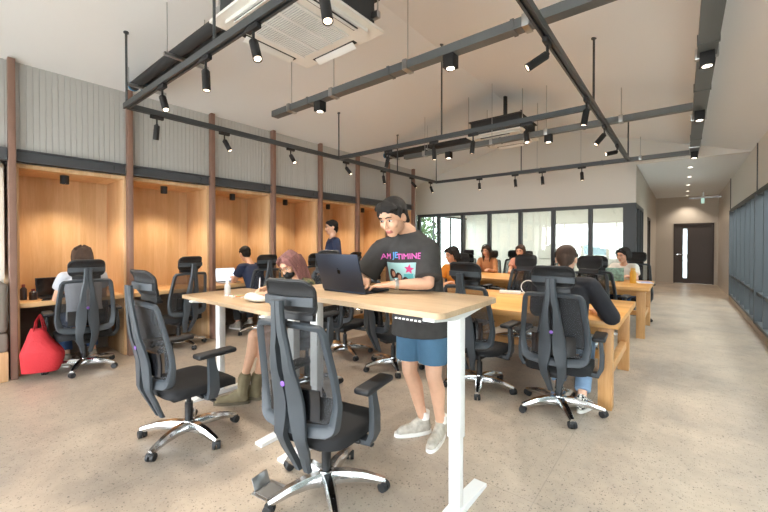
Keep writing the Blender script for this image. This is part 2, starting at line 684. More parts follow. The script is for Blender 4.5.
b.span((-6.19, YG+.1, .2), (-6.183, YM, 2.26))
b.build('window_pane', M['bglass'], w4)
b = MB()
for x in (-3.05, -2.35, -1.68, -1.02):
    b.span((x-.035, YM-.02, .9), (x+.035, YM+.1, 1.9))
b.span((-3.05, YM-.02, .9), (-1.02, YM+.1, .95))
b.span((-3.05, YM-.02, 1.85), (-1.02, YM+.1, 1.9))
w5 = S(b, 'window_5', M['whitep'])
b = MB()
b.span((-3.0, YM+.05, .93), (-1.05, YM+.057, 1.88))
b.build('window_pane', M['bglass'], w5)
# left wall: fluted cladding above the booths, plain lower wall behind them
b = MB()
prof = []
yy = YF
pts = []
while yy < 7.9:
    pts += [(0., yy), (0., yy+.042), (-.006, yy+.045), (-.006, yy+.049), (0., yy+.052)]
    yy += .052
for (dx, y0), (dx1, y1) in zip(pts, pts[1:]):
    if y1 <= y0:
        continue
    x0, x1 = XL-.05+dx, XL-.05+dx1
    f = b.bm.faces.new([b.bm.verts.new(p) for p in ((x0, y0, 2.3), (x1, y1, 2.3), (x1, y1, cz(XL)+.02), (x0, y0, cz(XL)+.02))])
bmesh.ops.remove_doubles(b.bm, verts=b.bm.verts[:], dist=.0005)
b.span((XL-.16, YF, 2.26), (XL-.07, 7.9, cz(XL)+.02))
S(b, 'wall_left', M['flute'], angle=20)
b = MB()
b.span((XB-.2, YF, 0), (XB-.08, 7.9, cz(XB-.2)+.05))
b.span((-6.25, 7.86, 2.3), (-5.42, 7.93, 3.4))
b.span((-6.25, 7.93, 0), (-6.1, YG, 3.2))
S(b, 'wall_left_lower', M['wallw'])
PY = [.58+1.04*i for i in range(8)]
for i, y in enumerate([-2.54, -1.5, -.46]+PY):
    b = MB()
    b.span((XL-.06, y-.028, 0), (XL+.03, y+.028, cz(XL)-.005), bev=.004)
    S(b, 'pillar', M['pillar'])
# ------------------------------------------------------------------ booths, beams
words = ['first', 'second', 'third', 'fourth', 'fifth', 'sixth', 'seventh']
M['number'] = mat('bay_number_paint', '#16181a', .6)
canlight = None
for i in range(7):
    y0, y1 = PY[i]+.005, PY[i+1]-.005
    t = thing('study_booth', 'oak-lined study booth under the beam numbered %d' % (i+1), 'booth', (XL, (y0+y1)/2, 0), 0, 'row of oak study booths along the left wall')
    hw = (y1-y0)/2
    b = MB(); b.span((XB-XL-.06, -hw, .0), (XB-XL-.02, hw, 2.24)); b.build('back_panel', M['oak'], t)
    for s in (-1, 1):
        b = MB(); b.span((XB-XL-.02, s*hw, 0), (-.06, s*(hw-.05), 2.235), bev=.003); b.build('side_panel', M['oakx'], t)
    b = MB(); b.span((XB-XL-.02, -hw+.05, 2.19), (-.075, hw-.05, 2.235)); b.build('top_panel', M['oak'], t)
    b = MB(); b.span((XB-XL-.018, -hw+.051, .715), (-.045, hw-.051, .765), bev=.003)
    b.build('desk_top', M['oakd'], t)
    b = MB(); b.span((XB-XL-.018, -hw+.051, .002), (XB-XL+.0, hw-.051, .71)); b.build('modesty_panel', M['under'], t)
    # the steel channel above carries the bay number
    s = thing('steel_beam', 'dark grey steel channel over the booths, the one painted with number %d' % (i+1), 'beam', (XL, (y0+y1)/2, 2.245), 0, 'steel channels between the brown pillars')
    b = MB()
    b.span((-.055, -hw+.035, .0), (-.035, hw-.035, .125))
    b.span((-.05, -hw+.035, .0), (.012, hw-.035, .012))
    b.span((-.05, -hw+.035, .113), (.012, hw-.035, .125))
    b.build('channel', M['darkmetal'], s)
    b = MB()
    flat_text(b, str(i+1), .085, lambda x, z: V((-.0325, hw-.15+x, .062+z)))
    b.build('bay_number', M['number'], s, smooth=False)
    ly = [1.05, 2.12, 3.13, 4.15, 5.2, 6.25, 7.3][i]
    c = thing('can_light', 'black surface-mounted can light inside booth number %d' % (i+1), 'ceiling light', (XL-.30, ly, 2.188), 0, 'can lights in the study booths')
    b = MB(); b.lathe([(.042, 0), (.042, -.095), (.036, -.098), (.034, -.085)], seg=24); b.build('housing', M['blackmat'], c)
    b = MB(); b.lathe([(.033, -.086), (.033, -.09)], seg=20); b.build('lens', M['lamp'], c)
    li = bpy.data.lights.new('can_lamp', 'SPOT'); li.energy = 34; li.color = (1, .82, .6); li.spot_size = R(120); li.spot_blend = .8; li.shadow_soft_size = .05
    lo = bpy.data.objects.new('can_lamp', li); lo.location = (0, 0, -.11); lo.parent = c; COL.objects.link(lo)
# bays beyond the left edge of the frame: beam, light wood side panel, sofa bench
s = tag(MB().span((XL-.055, -.42, 2.245), (XL+.012, .545, 2.37)).build('steel_beam', M['darkmetal']), 'dark grey steel channel left of the first numbered one, cut by the picture edge', 'beam', 'steel channels between the brown pillars')
b = MB(); b.span((XB-.05, .50, 1.02), (XL-.22, .54, 2.235), bev=.003)
b.span((XB-.05, -1.5, 2.19), (XL-.06, .50, 2.24))
struct(b.build('wall_bench_alcove', M['wallw']))
t = thing('bench', 'taupe upholstered bench on a pale wood plinth at the left edge', 'bench', (XL-.28, -.21, 0))
b = MB(); b.span((-.33, -.65, 0), (.335, .745, .30), bev=.004); b.build('plinth', M['oakx'], t)
M['taupe'] = mat('taupe_leather', '#857d74', .6, bump=.12, bscale=30)
b = MB(); b.span((-.33, -.65, .30), (.345, .745, .49), bev=.03, seg=3); b.build('seat_cushion', M['taupe'], t)
b = MB(); b.span((-.33, .60, .49), (.34, .745, 1.0), bev=.04, seg=3); b.build('back_cushion', M['taupe'], t)

# ------------------------------------------------------------------ lighting tracks, trays, air conditioning
TZ = 2.775
t = thing('lighting_track', 'rectangular dark grey lighting track frame hung on thin rods over the desks', 'track', (0, 0, TZ))
def bar(p, q, w=.05, h=.055):
    b = MB()
    p, q = V(p), V(q)
    d = (q-p).normalized()
    s_ = V((d.y, -d.x, 0))
    prof = [(-w/2, 0), (w/2, 0), (w/2, h), (-w/2, h)]
    prof = [(-w/2, h), (-w/2, 0), (-w*.18, 0), (-w*.18, h*.35), (w*.18, h*.35), (w*.18, 0), (w/2, 0), (w/2, h)]
    b.sweep([(p, s_, V((0, 0, 1))), (q, s_, V((0, 0, 1)))], lambda i: prof)
    return b
X0, X1, Y0, Y1, YMid = -4.44, -.72, 1.32, 7.45, 4.33
for p, q in (((X0-.025, Y0, 0), (X1+.025, Y0, 0)), ((X0, Y0+.025, 0), (X0, Y1-.025, 0)), ((X0-.025, Y1, 0), (X1+.025, Y1, 0)), ((X1, Y0+.025, 0), (X1, Y1-.025, 0)), ((X0+.025, YMid, 0), (X1-.025, YMid, 0))):
    bar(p, q).build('rail', M['trackgrey'], t)
for x, y in ((X0, Y0), (-2.62, Y0), (X1, Y0), (X0, YMid), (-2.5, YMid), (X1, YMid), (X0, 5.95), (X0, Y1), (-2.5, Y1), (X1, Y1)):
    b = MB(); b.cone((x, y, .05), .011, (x, y, cz(x)-TZ), .011, 8); b.cone((x, y, cz(x)-TZ-.01), .025, (x, y, cz(x)-TZ+.01), .025, 10)
    b.build('hanger_rod', M['trackgrey'], t)
def spot_head(label, x, y, aim, tilt, lit=True, energy=20):
    """tubular head: adapter under the rail, knuckle, cylinder tilted towards aim"""
    h = thing('track_spotlight', label, 'spotlight', (x, y, TZ), 0, 'tubular spotlights on the lighting track')
    d = V((math.cos(aim)*math.sin(tilt), math.sin(aim)*math.sin(tilt), -math.cos(tilt)))
    along_x = abs(y-Y0) < .05 or abs(y-YMid) < .05 or abs(y-Y1) < .05
    b = MB(); b.box((0, 0, -.018), (.13, .035, .036) if along_x else (.035, .13, .036), bev=.004)
    b.cone((0, 0, -.03), .009, (0, 0, -.095), .009, 10); b.ball((0, 0, -.098), .015, seg=10)
    b.build('adapter', M['blackmat'], h)
    q = V((0, 0, -1)).rotation_difference(d).to_matrix().to_4x4()
    b = MB(); b.lathe([(.008, .012), (.024, .01), (.029, .004), (.029, -.142), (.025, -.144), (.023, -.134)], M=q, c=V((0, 0, -.10))+d*.012, seg=20)
    b.build('lamp_tube', M['blackmat'], h)
    b = MB(); b.lathe([(.022, -.134), (.022, -.138)], M=q, c=V((0, 0, -.10))+d*.012, seg=16)
    b.build('lens', M['lamp'], h)
    li = bpy.data.lights.new('spot_lamp', 'SPOT'); li.energy = energy; li.color = (1, .89, .76); li.spot_size = R(75); li.spot_blend = .7; li.shadow_soft_size = .03
    lo = bpy.data.objects.new('spot_lamp', li); lo.parent = h; lo.location = V((0, 0, -.09))+d*.185
    lo.rotation_euler = V((0, 0, -1)).rotation_difference(d).to_euler(); COL.objects.link(lo)
nth = ['first', 'second', 'third', 'fourth', 'fifth', 'sixth', 'seventh']
for k, (x, aim, tl) in enumerate(((-3.54, 0, 30), (-2.75, 0, 5), (-2.12, -10, 26), (-1.46, -20, 18))):
    spot_head('black tube spotlight under the rail nearest the viewer, %s from its left corner' % nth[k], x, Y0, R(aim), R(tl), energy=48)
for k, (y, aim, tl) in enumerate(((1.60, 180, 12), (2.36, 30, 30), (3.36, 0, 38), (4.50, 10, 40), (5.5, 0, 12), (6.45, 20, 42), (7.2, 0, 22))):
    spot_head('black tube spotlight under the long rail beside the booths, %s from its near end' % nth[k], X0, y, R(aim), R(tl), energy=48)
for k, (x, aim, tl) in enumerate(((-3.40, 200, 12), (-2.62, 0, 4), (-2.05, 180, 6), (-1.40, -60, 22))):
    spot_head('black tube spotlight under the middle cross rail, %s from its left end' % nth[k], x, YMid, R(aim), R(tl), energy=48)
for k, (x, aim, tl) in enumerate(((-3.38, -60, 18), (-2.62, 0, 6), (-2.10, 0, 4), (-1.42, -60, 10))):
    spot_head('black tube spotlight under the far rail by the glass, %s from its left end' % nth[k], x, Y1, R(aim), R(tl), energy=48)
for k, (y, aim, tl) in enumerate(((2.66, 210, 58), (3.98, 215, 10), (5.02, 215, 40), (6.1, 215, 78))):
    spot_head('black tube spotlight under the right-hand rail, %s from its near end' % nth[k], X1, y, R(aim), R(tl), energy=48)

def tray(label, p, q, w=.1, h=.075, rods=(), flip=None):
    p, q = V(p), V(q)
    d = (q-p).normalized()
    s_ = V((d.y, -d.x, 0))
    t = thing('cable_tray', label, 'cable tray', p, 0, 'flat grey cable trays hung from the ceiling')
    b = MB()
    L_ = (q-p).length
    prof = [(-w/2, 0), (w/2, 0), (w/2, h), (-w/2, h)]
    b.sweep([(V((0, 0, 0)), s_, V((0, 0, 1))), (d*L_, s_, V((0, 0, 1)))], lambda i: prof)
    for k in range(1, int(L_/1.2)+1):
        c = d*(k*1.2-.5)
        b.box(c+V((0, 0, h/2)), (.03 if abs(d.x) > .5 else w+.014, .03 if abs(d.y) > .5 else w+.014, h+.012))
    b.build('tray_duct', M['traygrey'], t)
    for r in rods:
        c = d*r
        wp = p+c
        b = MB(); b.cone(c+V((0, 0, h)), .005, c+V((0, 0, cz(wp.x)-p.z)), .005, 8)
        b.box(c+V((0, 0, h/2)), (.05, w+.03, h+.02) if abs(d.x) > .5 else (w+.03, .05, h+.02), bev=.004)
        b.build('threaded_hanger', M['steel'], t)
    return t
KZ = 3.02
tray('grey cable tray crossing nearest the viewer beside the near air conditioner', (-4.12, 2.87, KZ), (.088, 2.87, KZ), rods=(.35, 1.1, 2.1, 3.2))
tray('grey cable tray crossing under the far air conditioner', (-4.2, 5.88, KZ), (.088, 5.88, KZ), rods=(.45, 1.75, 2.6, 3.55))
tray('grey cable tray crossing farthest back near the glass partition', (-3.2, 8.82, KZ), (.088, 8.82, KZ), rods=(.6, 1.5, 2.55))
tray('grey cable tray running lengthwise towards the corridor on the right', (.155, .9, KZ), (.155, 8.9, KZ), w=.13, rods=(1.3, 3.4, 5.5, 7.3))
def box_spot(label, x, y, z):
    h = thing('box_downlight', label, 'downlight', (x, y, z-.002), 0, 'square downlights under the cable trays')
    b = MB(); b.span((-.05, -.05, -.11), (.05, .05, 0), bev=.003); b.build('housing', M['blackmat'], h)
    b = MB(); b.lathe([(.034, -.1105), (.034, -.1125)], seg=20); b.build('lens', M['lampd'], h)
    li = bpy.data.lights.new('down_lamp', 'SPOT'); li.energy = 32; li.color = (1, .9, .78); li.spot_size = R(95); li.spot_blend = .7; li.shadow_soft_size = .05
    lo = bpy.data.objects.new('down_lamp', li); lo.parent = h; lo.location = (0, 0, -.12); COL.objects.link(lo)
for lb, x, y in (('left of the two under the near tray', -3.25, 2.87), ('right of the two under the near tray', -1.57, 2.87), ('left of the two under the tray by the far air conditioner', -3.25, 5.88), ('right of the two under the tray by the far air conditioner', -1.57, 5.88)):
    box_spot('black cube downlight, '+lb, x, y, KZ)
for lb, y in (('nearest of three on the lengthwise tray', 4.2), ('middle of three on the lengthwise tray', 6.0), ('farthest of three on the lengthwise tray', 8.6)):
    box_spot('black cube downlight, '+lb, .155, y, KZ)

def cassette(label, x, y, z, with_box):
    t = thing('air_conditioner', label, 'air conditioner', (x, y, z), 0, 'white ceiling cassette air conditioners')
    hw = .475
    b = MB()
    b.prism([(-hw, -hw), (hw, -hw), (hw, hw), (-hw, hw)], lambda a, c, t_: V((a, c, t_)), .0, .022)
    b.prism([(-hw+.13, -hw+.06), (hw-.13, -hw+.06), (hw-.06, -hw+.13), (hw-.06, hw-.13), (hw-.13, hw-.06), (-hw+.13, hw-.06), (-hw+.06, hw-.13), (-hw+.06, -hw+.13)], lambda a, c, t_: V((a, c, t_)), -.028, .0)
    b.build('panel', M['whitep'], t)
    b = MB()
    b.span((-.27, -.27, -.034), (.27, .27, -.028))
    b.build('grille_plate', M['cassgrey'], t)
    b = MB()
    for k in range(27):
        yy = -.26+k*.02
        b.span((-.27, yy-.004, -.040), (.27, yy+.004, -.033))
    for k in range(4):
        xx = -.27+k*.18
        b.span((xx-.012, -.27, -.043), (xx+.012, .27, -.033))
    b.build('intake_grille', M['white'], t)
    for k in range(4):
        a = k*PI/2
        c = V((math.cos(a), math.sin(a), 0))*.375
        rt_ = Matrix.Rotation(a, 3, 'Z')
        b = MB(); b.box(c+V((0, 0, -.030)), (.045, .5, .006), rot=rt_); b.build('outlet_slot', M['blackmat'], t)
        b = MB(); b.box(c+rt_ @ V((.014, 0, -.047)), (.062, .46, .008), rot=rt_ @ Matrix.Rotation(R(28), 3, 'Y'), bev=.003); b.build('louvre', M['white'], t)
    b = MB()
    b.span((-.42, -.42, .022), (.42, .42, .27), bev=.006)
    b.span((-.45, -.45, .26), (.45, .45, .275))
    b.build('unit_box', mat('unit_insulation', '#36383a', .75), t)
    for sx in (-1, 1):
        for sy in (-1, 1):
            px, py = sx*.47, sy*.4
            b = MB(); b.cone((px, py, .1), .006, (px, py, cz(x+px)-z), .006, 8); b.box((px-sx*.02, py, .12), (.06, .04, .05)); b.build('threaded_hanger', M['steel'], t)
    b = MB(); b.cone((0, .1, .27), .035, (0, .1, cz(x)-z), .035, 14); b.build('drain_riser', M['blackmat'], t)
    return t
cassette('white cassette air conditioner nearest the viewer, cut by the top edge', -2.35, 1.86, 3.08, True)
cassette('white cassette air conditioner hung farther away in a dark box', -2.49, 6.47, 3.24, True)
# lagged pipes feeding the cassettes
def pipes(label, x0, x1, y, z):
    t = thing('pipe_run', label, 'pipe', (x0, y, z))
    for dy, r_ in ((-.075, .052), (.06, .056)):
        b = MB(); b.tube([(0, dy, 0), ((x1-x0)*.5, dy, .01), (x1-x0, dy, .0)], r_, 14); b.build('lagged_pipe', mat('black_lagging', '#2a2b2d', .75), t)
        b = MB(); b.tube([(-.012, dy, 0), (.012, dy, 0)], r_+.004, 14); b.build('pipe_end_band', mat('blue_tape', '#2b7fb0', .5), t)
    for k in (.08, .55):
        xx = (x1-x0)*k
        b = MB(); b.box((xx, 0, -.055), (.035, .42, .03)); 
        for s_ in (-.18, .18):
            b.cone((xx, s_, -.05), .005, (xx, s_, cz(x0+xx)-z-.003), .005, 8)
        b.build('trapeze_support', M['steel'], t)
pipes('black lagged pipes running from the left wall to the near air conditioner', -5.12, -2.85, 1.67, 3.27)
pipes('black lagged pipes running from the left wall to the far air conditioner', -5.05, -2.98, 6.4, 3.3)
# recessed downlights and the sign in the corridor
for k, y in enumerate((10.15, 11.6, 13.2, 14.75, 16.2)):
    h = thing('recessed_downlight', 'small round recessed corridor downlight, %s from the corridor mouth' % nth[k], 'downlight', (.12, y, 3.0), 0, 'recessed downlights in the corridor')
    b = MB(); b.lathe([(.055, 0), (.055, -.006), (.042, -.008), (.042, 0)], seg=24); b.build('trim_ring', M['white'], h)
    b = MB(); b.lathe([(.041, -.001), (.041, -.004)], seg=20); b.build('lens', M['lampd'], h)
    li = bpy.data.lights.new('down_lamp', 'SPOT'); li.energy = 48; li.color = (1, .88, .74); li.spot_size = R(110); li.spot_blend = .7; li.shadow_soft_size = .05
    lo = bpy.data.objects.new('down_lamp', li); lo.parent = h; lo.location = (0, 0, -.02); COL.objects.link(lo)
t = thing('exit_sign', 'small pale hanging sign on a rail near the end of the corridor ceiling', 'sign', (.5, 15.3, 3.0))
b = MB(); b.span((-.35, -.012, -.2), (.43, .012, -.165)); b.span((-.012, -.012, -.17), (.012, .012, 0)); b.build('rail', M['steel'], t)
b = MB(); b.span((-.05, -.012, -.36), (.03, .012, -.2), bev=.003); b.build('sign_plate', mat('pale_green_acrylic', '#b5d9cd', .2, emit='#bfe6d8', estr=.5), t)
# outlets
def outlet(label, y, z=.93, plug=True):
    t = thing('power_outlet', label, 'socket', (XB-.018, y, z), 0, 'sockets in the study booths')
    b = MB(); b.span((0, -.075, -.036), (.01, .075, .036), bev=.004); b.build('plate', M['blackmat'], t)
    if plug:
        b = MB(); b.span((.01, -.06, -.022), (.045, -.01, .022), bev=.008); b.build('plug', M['whitep'], t)
for k, x in enumerate((-4.9, -3.2, -1.7)):  # added ceiling lights, out of sight, that brighten the meeting room
    h = thing('added_panel_light', 'added unseen ceiling light brightening the glazed meeting room, %s from its left end' % nth[k], 'ceiling light', (x, 10.8, 2.8), 0, 'added fill lights in the meeting room')
    b = MB(); b.span((-.3, -.3, -.03), (.3, .3, 0), bev=.004); b.build('frame', M['white'], h)
    b = MB(); b.span((-.27, -.27, -.034), (.27, .27, -.031)); b.build('diffuser', M['lampd'], h)
    li = bpy.data.lights.new('panel_fill_lamp', 'AREA'); li.energy = 24; li.size = .5; li.color = (1, .95, .88)
    lo = bpy.data.objects.new('panel_fill_lamp', li); lo.parent = h; lo.location = (0, 0, -.05); COL.objects.link(lo)
outlet('black double socket with a white plug, in booth number 1', .92)
outlet('black double socket in booth number 2', 1.93)
# ------------------------------------------------------------------ desks and tables
def standing_desk(label, cx, cy, top, hx, hy, colx, coly):
    t = thing('standing_desk', label, 'desk', (cx, cy, 0), 0, 'white-legged height-adjustable desks')
    b = MB()
    rr = .05
    poly = []
    for sx, sy, a0 in ((1, -1, -90), (1, 1, 0), (-1, 1, 90), (-1, -1, 180)):
        for k in range(7):
            a = R(a0+k*15)
            poly.append((sx*(hx-rr)+rr*math.cos(a), sy*(hy-rr)+rr*math.sin(a)))
    b.prism(poly, lambda p, q, t_: V((p, q, t_)), top-.028, top)
    b.build('desk_top', M['palewood'], t)
    for s_ in (0, 1):
        x, y = colx[s_]-cx, coly-cy
        b = MB(); b.span((x-.036, y-.03, .40), (x+.036, y+.03, top-.065), bev=.004)
        b.span((x-.030, y-.025, .03), (x+.030, y+.025, .42), bev=.004)
        c = b.build('leg', M['white'], t)
        b = MB(); b.prism([(-.30, 0), (.30, 0), (.30, .018), (.06, .036), (-.06, .036), (-.30, .018)], lambda p, q, t_: V((x+t_, y+p, q)), -.038, .038)
        b.build('foot', M['white'], t)
        b = MB(); b.prism([(-.27, .0), (.27, .0), (.27, -.014), (.05, -.04), (-.05, -.04), (-.27, -.014)], lambda p, q, t_: V((x+t_, y+p, top-.028+q)), -.03, .03)
        b.build('top_bracket', M['white'], t)
    b = MB(); b.span((colx[0]-cx, coly-cy-.02, top-.07), (colx[1]-cx, coly-cy+.02, top-.03)); b.build('cross_rail', M['white'], t)
    return t
D1 = standing_desk('raised pale wood desk with white legs that the man stands at', -1.52, 1.79, 1.08, .68, .335, (-1.985, -.905), 1.72)
b = MB(); b.box((.50, -.322, 1.037), (.20, .03, .028), rot=Matrix.Rotation(R(-18), 3, 'X'), bev=.006)
pn = b.build('control_panel', M['blackmat'], D1)
b = MB()
for k in range(7):
    b.box((.43+k*.023, -.340, 1.034), (.012, .004, .008), rot=Matrix.Rotation(R(-18), 3, 'X'))
b.build('buttons', M['whitep'], pn)
D2 = standing_desk('lower pale wood desk with white legs where the masked woman writes', -2.93, 1.83, .92, .70, .335, (-3.36, -2.27), 1.74)

def work_table(label, cx, cy, hx, hy, top=.75):
    t = thing('work_table', label, 'table', (cx, cy, 0), 0, 'long golden oak work tables')
    b = MB(); b.span((-hx, -hy, top-.055), (hx, hy, top), bev=.004); b.build('table_top', M['table'], t)
    L_ = .105
    for sx in (-1, 1):
        for sy in (-1, 1):
            b = MB(); b.box((sx*(hx-.10), sy*(hy-.10), (top-.055)/2), (L_, L_, top-.055), bev=.004); b.build('leg', M['tableleg'], t)
        b = MB(); b.span((sx*(hx-.10)-.03, -hy+.15, .24), (sx*(hx-.10)+.03, hy-.15, .32), bev=.003); b.build('end_stretcher', M['tableleg'], t)
        b = MB(); b.span((sx*(hx-.10)-.025, -hy+.15, top-.145), (sx*(hx-.10)+.025, hy-.15, top-.056)); b.build('end_apron', M['tableleg'], t)
    for sy in (-1, 1):
        b = MB(); b.span((-hx+.15, sy*(hy-.1)-.022, top-.135), (hx-.15, sy*(hy-.1)+.022, top-.056)); b.build('side_apron', M['table'], t)
    b = MB(); b.span((-hx+.13, -.035, .245), (hx-.13, .035, .315)); b.build('long_stretcher', M['table'], t)
    for x0, x1 in ((-.15, -.95), (.15, .95)):
        b = MB(); b.sweep([(V((x0, 0, .30)), V((0, 1, 0)), V((0, 0, 1))), (V((x1, 0, top-.06)), V((0, 1, 0)), V((0, 0, 1)))], lambda i: [(-.03, -.035), (.03, -.035), (.03, .035), (-.03, .035)])
        b.build('diagonal_brace', M['table'], t)
    return t
T1 = work_table('long golden oak work table where the man in black sits', -2.15, 4.25, 1.75, .72)
T2 = work_table('long golden oak work table behind the first, with the yellow bottle', -2.12, 7.18, 1.75, .66)

# ------------------------------------------------------------------ task chairs
def yb(z):
    """depth of the backrest at a height"""
    p = [(.36, -.248), (.62, -.240), (1.10, -.325), (1.25, -.345)]
    for (z0, y0), (z1, y1) in zip(p, p[1:]):
        if z <= z1:
            f = max(0, (z-z0)/(z1-z0))
            f = f*.6+.4*f*f*(3-2*f)
            return y0+(y1-y0)*f
    return p[-1][1]
def half(z):
    p = [(.44, .20), (.50, .245), (.60, .258), (.75, .248), (.92, .228), (1.01, .215)]
    for (z0, x0), (z1, x1) in zip(p, p[1:]):
        if z <= z1:
            return x0+(x1-x0)*max(0, (z-z0)/(z1-z0))
    return p[-1][1]
def curve_y(x, z):
    return yb(z)+.30*x*x
def make_chair(label, rise=0., group='black mesh office chairs with headrests'):
    t = thing('office_chair', label, 'office chair', (0, 0, 0), 0, group)
    # five-star foot
    b = MB(); b.lathe([(.02, .06), (.045, .062), (.048, .10), (.04, .125), (.03, .13)], seg=20); b.build('base_hub', M['chrome'], t)
    for k in range(5):
        a = k*2*PI/5+R(18)
        d = V((math.cos(a), math.sin(a), 0)); s_ = V((-d.y, d.x, 0))
        path = [(d*.03+V((0, 0, .085)), s_, V((0, 0, 1))), (d*.12+V((0, 0, .095)), s_, V((0, 0, 1))), (d*.22+V((0, 0, .088)), s_, V((0, 0, 1))), (d*.30+V((0, 0, .070)), s_, V((0, 0, 1))), (d*.335+V((0, 0, .062)), s_, V((0, 0, 1)))]
        wd = [(.038, .034), (.034, .029), (.028, .023), (.023, .018), (.018, .014)]
        def pf(i):
            w_, h_ = wd[i]
            return [(-w_*.85, -h_), (w_*.85, -h_), (w_, h_*.1), (w_*.55, h_), (-w_*.55, h_), (-w_, h_*.1)]
        b = MB(); b.sweep(path, pf); b.build('base_leg', M['chrome'], t)
        b = MB()
        c = d*.325
        ax = Matrix.Rotation(a+.9+k, 3, 'Z')
        e = ax @ V((1, 0, 0))
        for s2 in (-1, 1):
            b.cone(c+e*(s2*.006)+V((0, 0, .029)), .029, c+e*(s2*.026)+V((0, 0, .029)), .026, 18)
        b.ball(c+V((0, 0, .046)), (.026, .026, .016), seg=12)
        b.build('caster', M['rubber'], t)
    b = MB(); b.cone((0, 0, .12), .027, (0, 0, .25+rise*.5), .027, 18); b.cone((0, 0, .2), .016, (0, 0, .33+rise), .016, 14); b.build('gas_column', M['black'], t)
    Z = V((0, 0, rise))
    b = MB(); b.span(V((-.075, -.14, .30))+Z, V((.075, .12, .355))+Z, bev=.015)
    b.span(V((-.24, -.03, .335))+Z, V((.24, .06, .358))+Z, bev=.008)
    b.tube([V((.05, .02, .33))+Z, V((.16, .02, .325))+Z, V((.25, .03, .32))+Z], .008, 8)
    b.box(V((.265, .03, .32))+Z, (.05, .03, .012), bev=.004)
    b.build('mechanism', M['black'], t)
    # seat cushion
    b = MB()
    def seat(u, v, up):
        x = (u*2-1); y = (v*2-1)
        w_ = .25-.012*max(0, -y)
        k = max(abs(x), abs(y))
        r_ = (abs(x)**5+abs(y)**5)**(1/5) if k > 0 else 1
        s_ = k/max(r_, 1e-6)
        X, Y = x*s_*w_, y*s_*.245+.02
        if up:
            zz = .432-.030*(max(0, y)**4)-.012*(k**8)*1.5+.010*abs(x)**2-.008*(1-abs(x))*max(0, 1-abs(y))
        else:
            zz = .362-.02*(max(0, y)**4)+.012*k**6
        return V((X, Y, zz))+Z
    b.quadgrid(lambda u, v: seat(u, v, True), 18, 18)
    b.quadgrid(lambda u, v: seat(u, v, False), 18, 18)
    bm = b.bm
    bmesh.ops.bridge_loops(bm, edges=[e for e in bm.edges if e.is_boundary])
    b.build('seat', M['seat'], t, angle=75)
    # backrest frame: closed band around the net
    loop = []
    def corner_path():
        pts = []
        zt, zb_ = 1.01, .45
        N = 14
        for i in range(N+1):
            z = zb_+.07+(zt-.04-zb_-.07)*i/N
            pts.append((half(z), z))
        x1 = half(zt)
        for k in range(1, 5):
            a = k*PI/2/5
            pts.append((x1-.04+.04*math.cos(a), zt-.04+.04*math.sin(a)))
        for i in range(1, 6):
            pts.append(((x1-.04)*(1-i/5*1.0), zt+.006*math.sin(i/5*PI/2)))
        right = pts
        bot = []
        x0 = half(zb_+.07)
        for k in range(1, 5):
            a = k*PI/2/5
            bot.append((x0-.09+.09*math.cos(a), zb_+.07-.07*math.sin(a)))
        for i in range(1, 6):
            bot.append(((x0-.09)*(1-i/5), zb_-.012*math.sin(i/5*PI/2)))
        half_ = bot[::-1]+right
        return half_+[(-x, z) for x, z in half_[::-1][1:-1]]
    loop = corner_path()
    n = len(loop)
    path = []
    for i, (x, z) in enumerate(loop):
        p = V((x, curve_y(x, z), z))+Z
        xn, zn = loop[(i+1) % n]; xp, zp = loop[i-1]
        tg = V((xn-xp, curve_y(xn, zn)-curve_y(xp, zp), zn-zp)).normalized()
        back = V((0, -1, 0)); back = (back-tg*back.dot(tg)).normalized()
        ins = tg.cross(back)
        if ins.dot(V((-x, 0, .72-z))) < 0:
            ins = -ins
        path.append((p, ins, back))
    def fp(i):
        x, z = loop[i]
        lo = max(0, min(1, (.66-z)/.2))
        w_ = .040+.022*lo+.010*max(0, min(1, (z-.97)/.03))*(-1)
        h_ = .014+.012*lo
        return [(-.004, -h_*.6), (.0, h_*.6), (.006, h_), (w_*.8, h_*.75), (w_, 0), (w_*.8, -h_*.75), (.006, -h_)]
    b = MB(); b.sweep(path, fp, closed=True); b.build('back_frame', M['chairgrey'], t, angle=50)
    # net inside the frame
    b = MB()
    def net(u, v):
        z = .49+(.985-.49)*v
        x = (u*2-1)*(half(z)-.028)
        return V((x, curve_y(x, z)+.004, z))+Z
    b.quadgrid(net, 10, 12); b.build('back_net', M['net'], t)
    # lumbar pad hung behind the net
    b = MB()
    def lum(u, v, o):
        x = (u*2-1)*.16; z = .535+.15*v
        k = 1-(abs(u*2-1)**3)*.5
        return V((x, curve_y(x, z)-.014-o*.02*k, z))+Z
    b.quadgrid(lambda u, v: lum(u, v, 0), 8, 4); b.quadgrid(lambda u, v: lum(u, v, 1), 8, 4)
    bmesh.ops.bridge_loops(b.bm, edges=[e for e in b.bm.edges if e.is_boundary])
    b.build('lumbar_pad', M['gloss'], t, angle=60)
    # spine: two rails that part at the bottom, slot between, neck up to the headrest
    b = MB()
    outer = [(.050, .22), (.066, .29), (.092, .36), (.100, .45), (.100, .56), (.092, .68), (.074, .80), (.056, .92), (.042, 1.0), (.035, 1.08), (.035, 1.13)]
    inner = [(.012, .22), (.020, .29), (.030, .36), (.034, .43), (.012, .53), (.003, .60), (.003, .68), (.014, .76), (.015, .90), (.003, .95), (.0, 1.0), (.0, 1.08), (.0, 1.13)]
    def ip(p, z):
        for (x0, z0), (x1, z1) in zip(p, p[1:]):
            if z <= z1:
                return x0+(x1-x0)*(z-z0)/(z1-z0)
        return p[-1][0]
    def yspine(z):
        if z < .44:
            return yb(.44)-.045-.0+(.44-z)/.22*.10
        return yb(z)-.045-.03*max(0, 1-abs(z-.80)/.35)
    zs = [.22+i*(1.13-.22)/32 for i in range(33)]
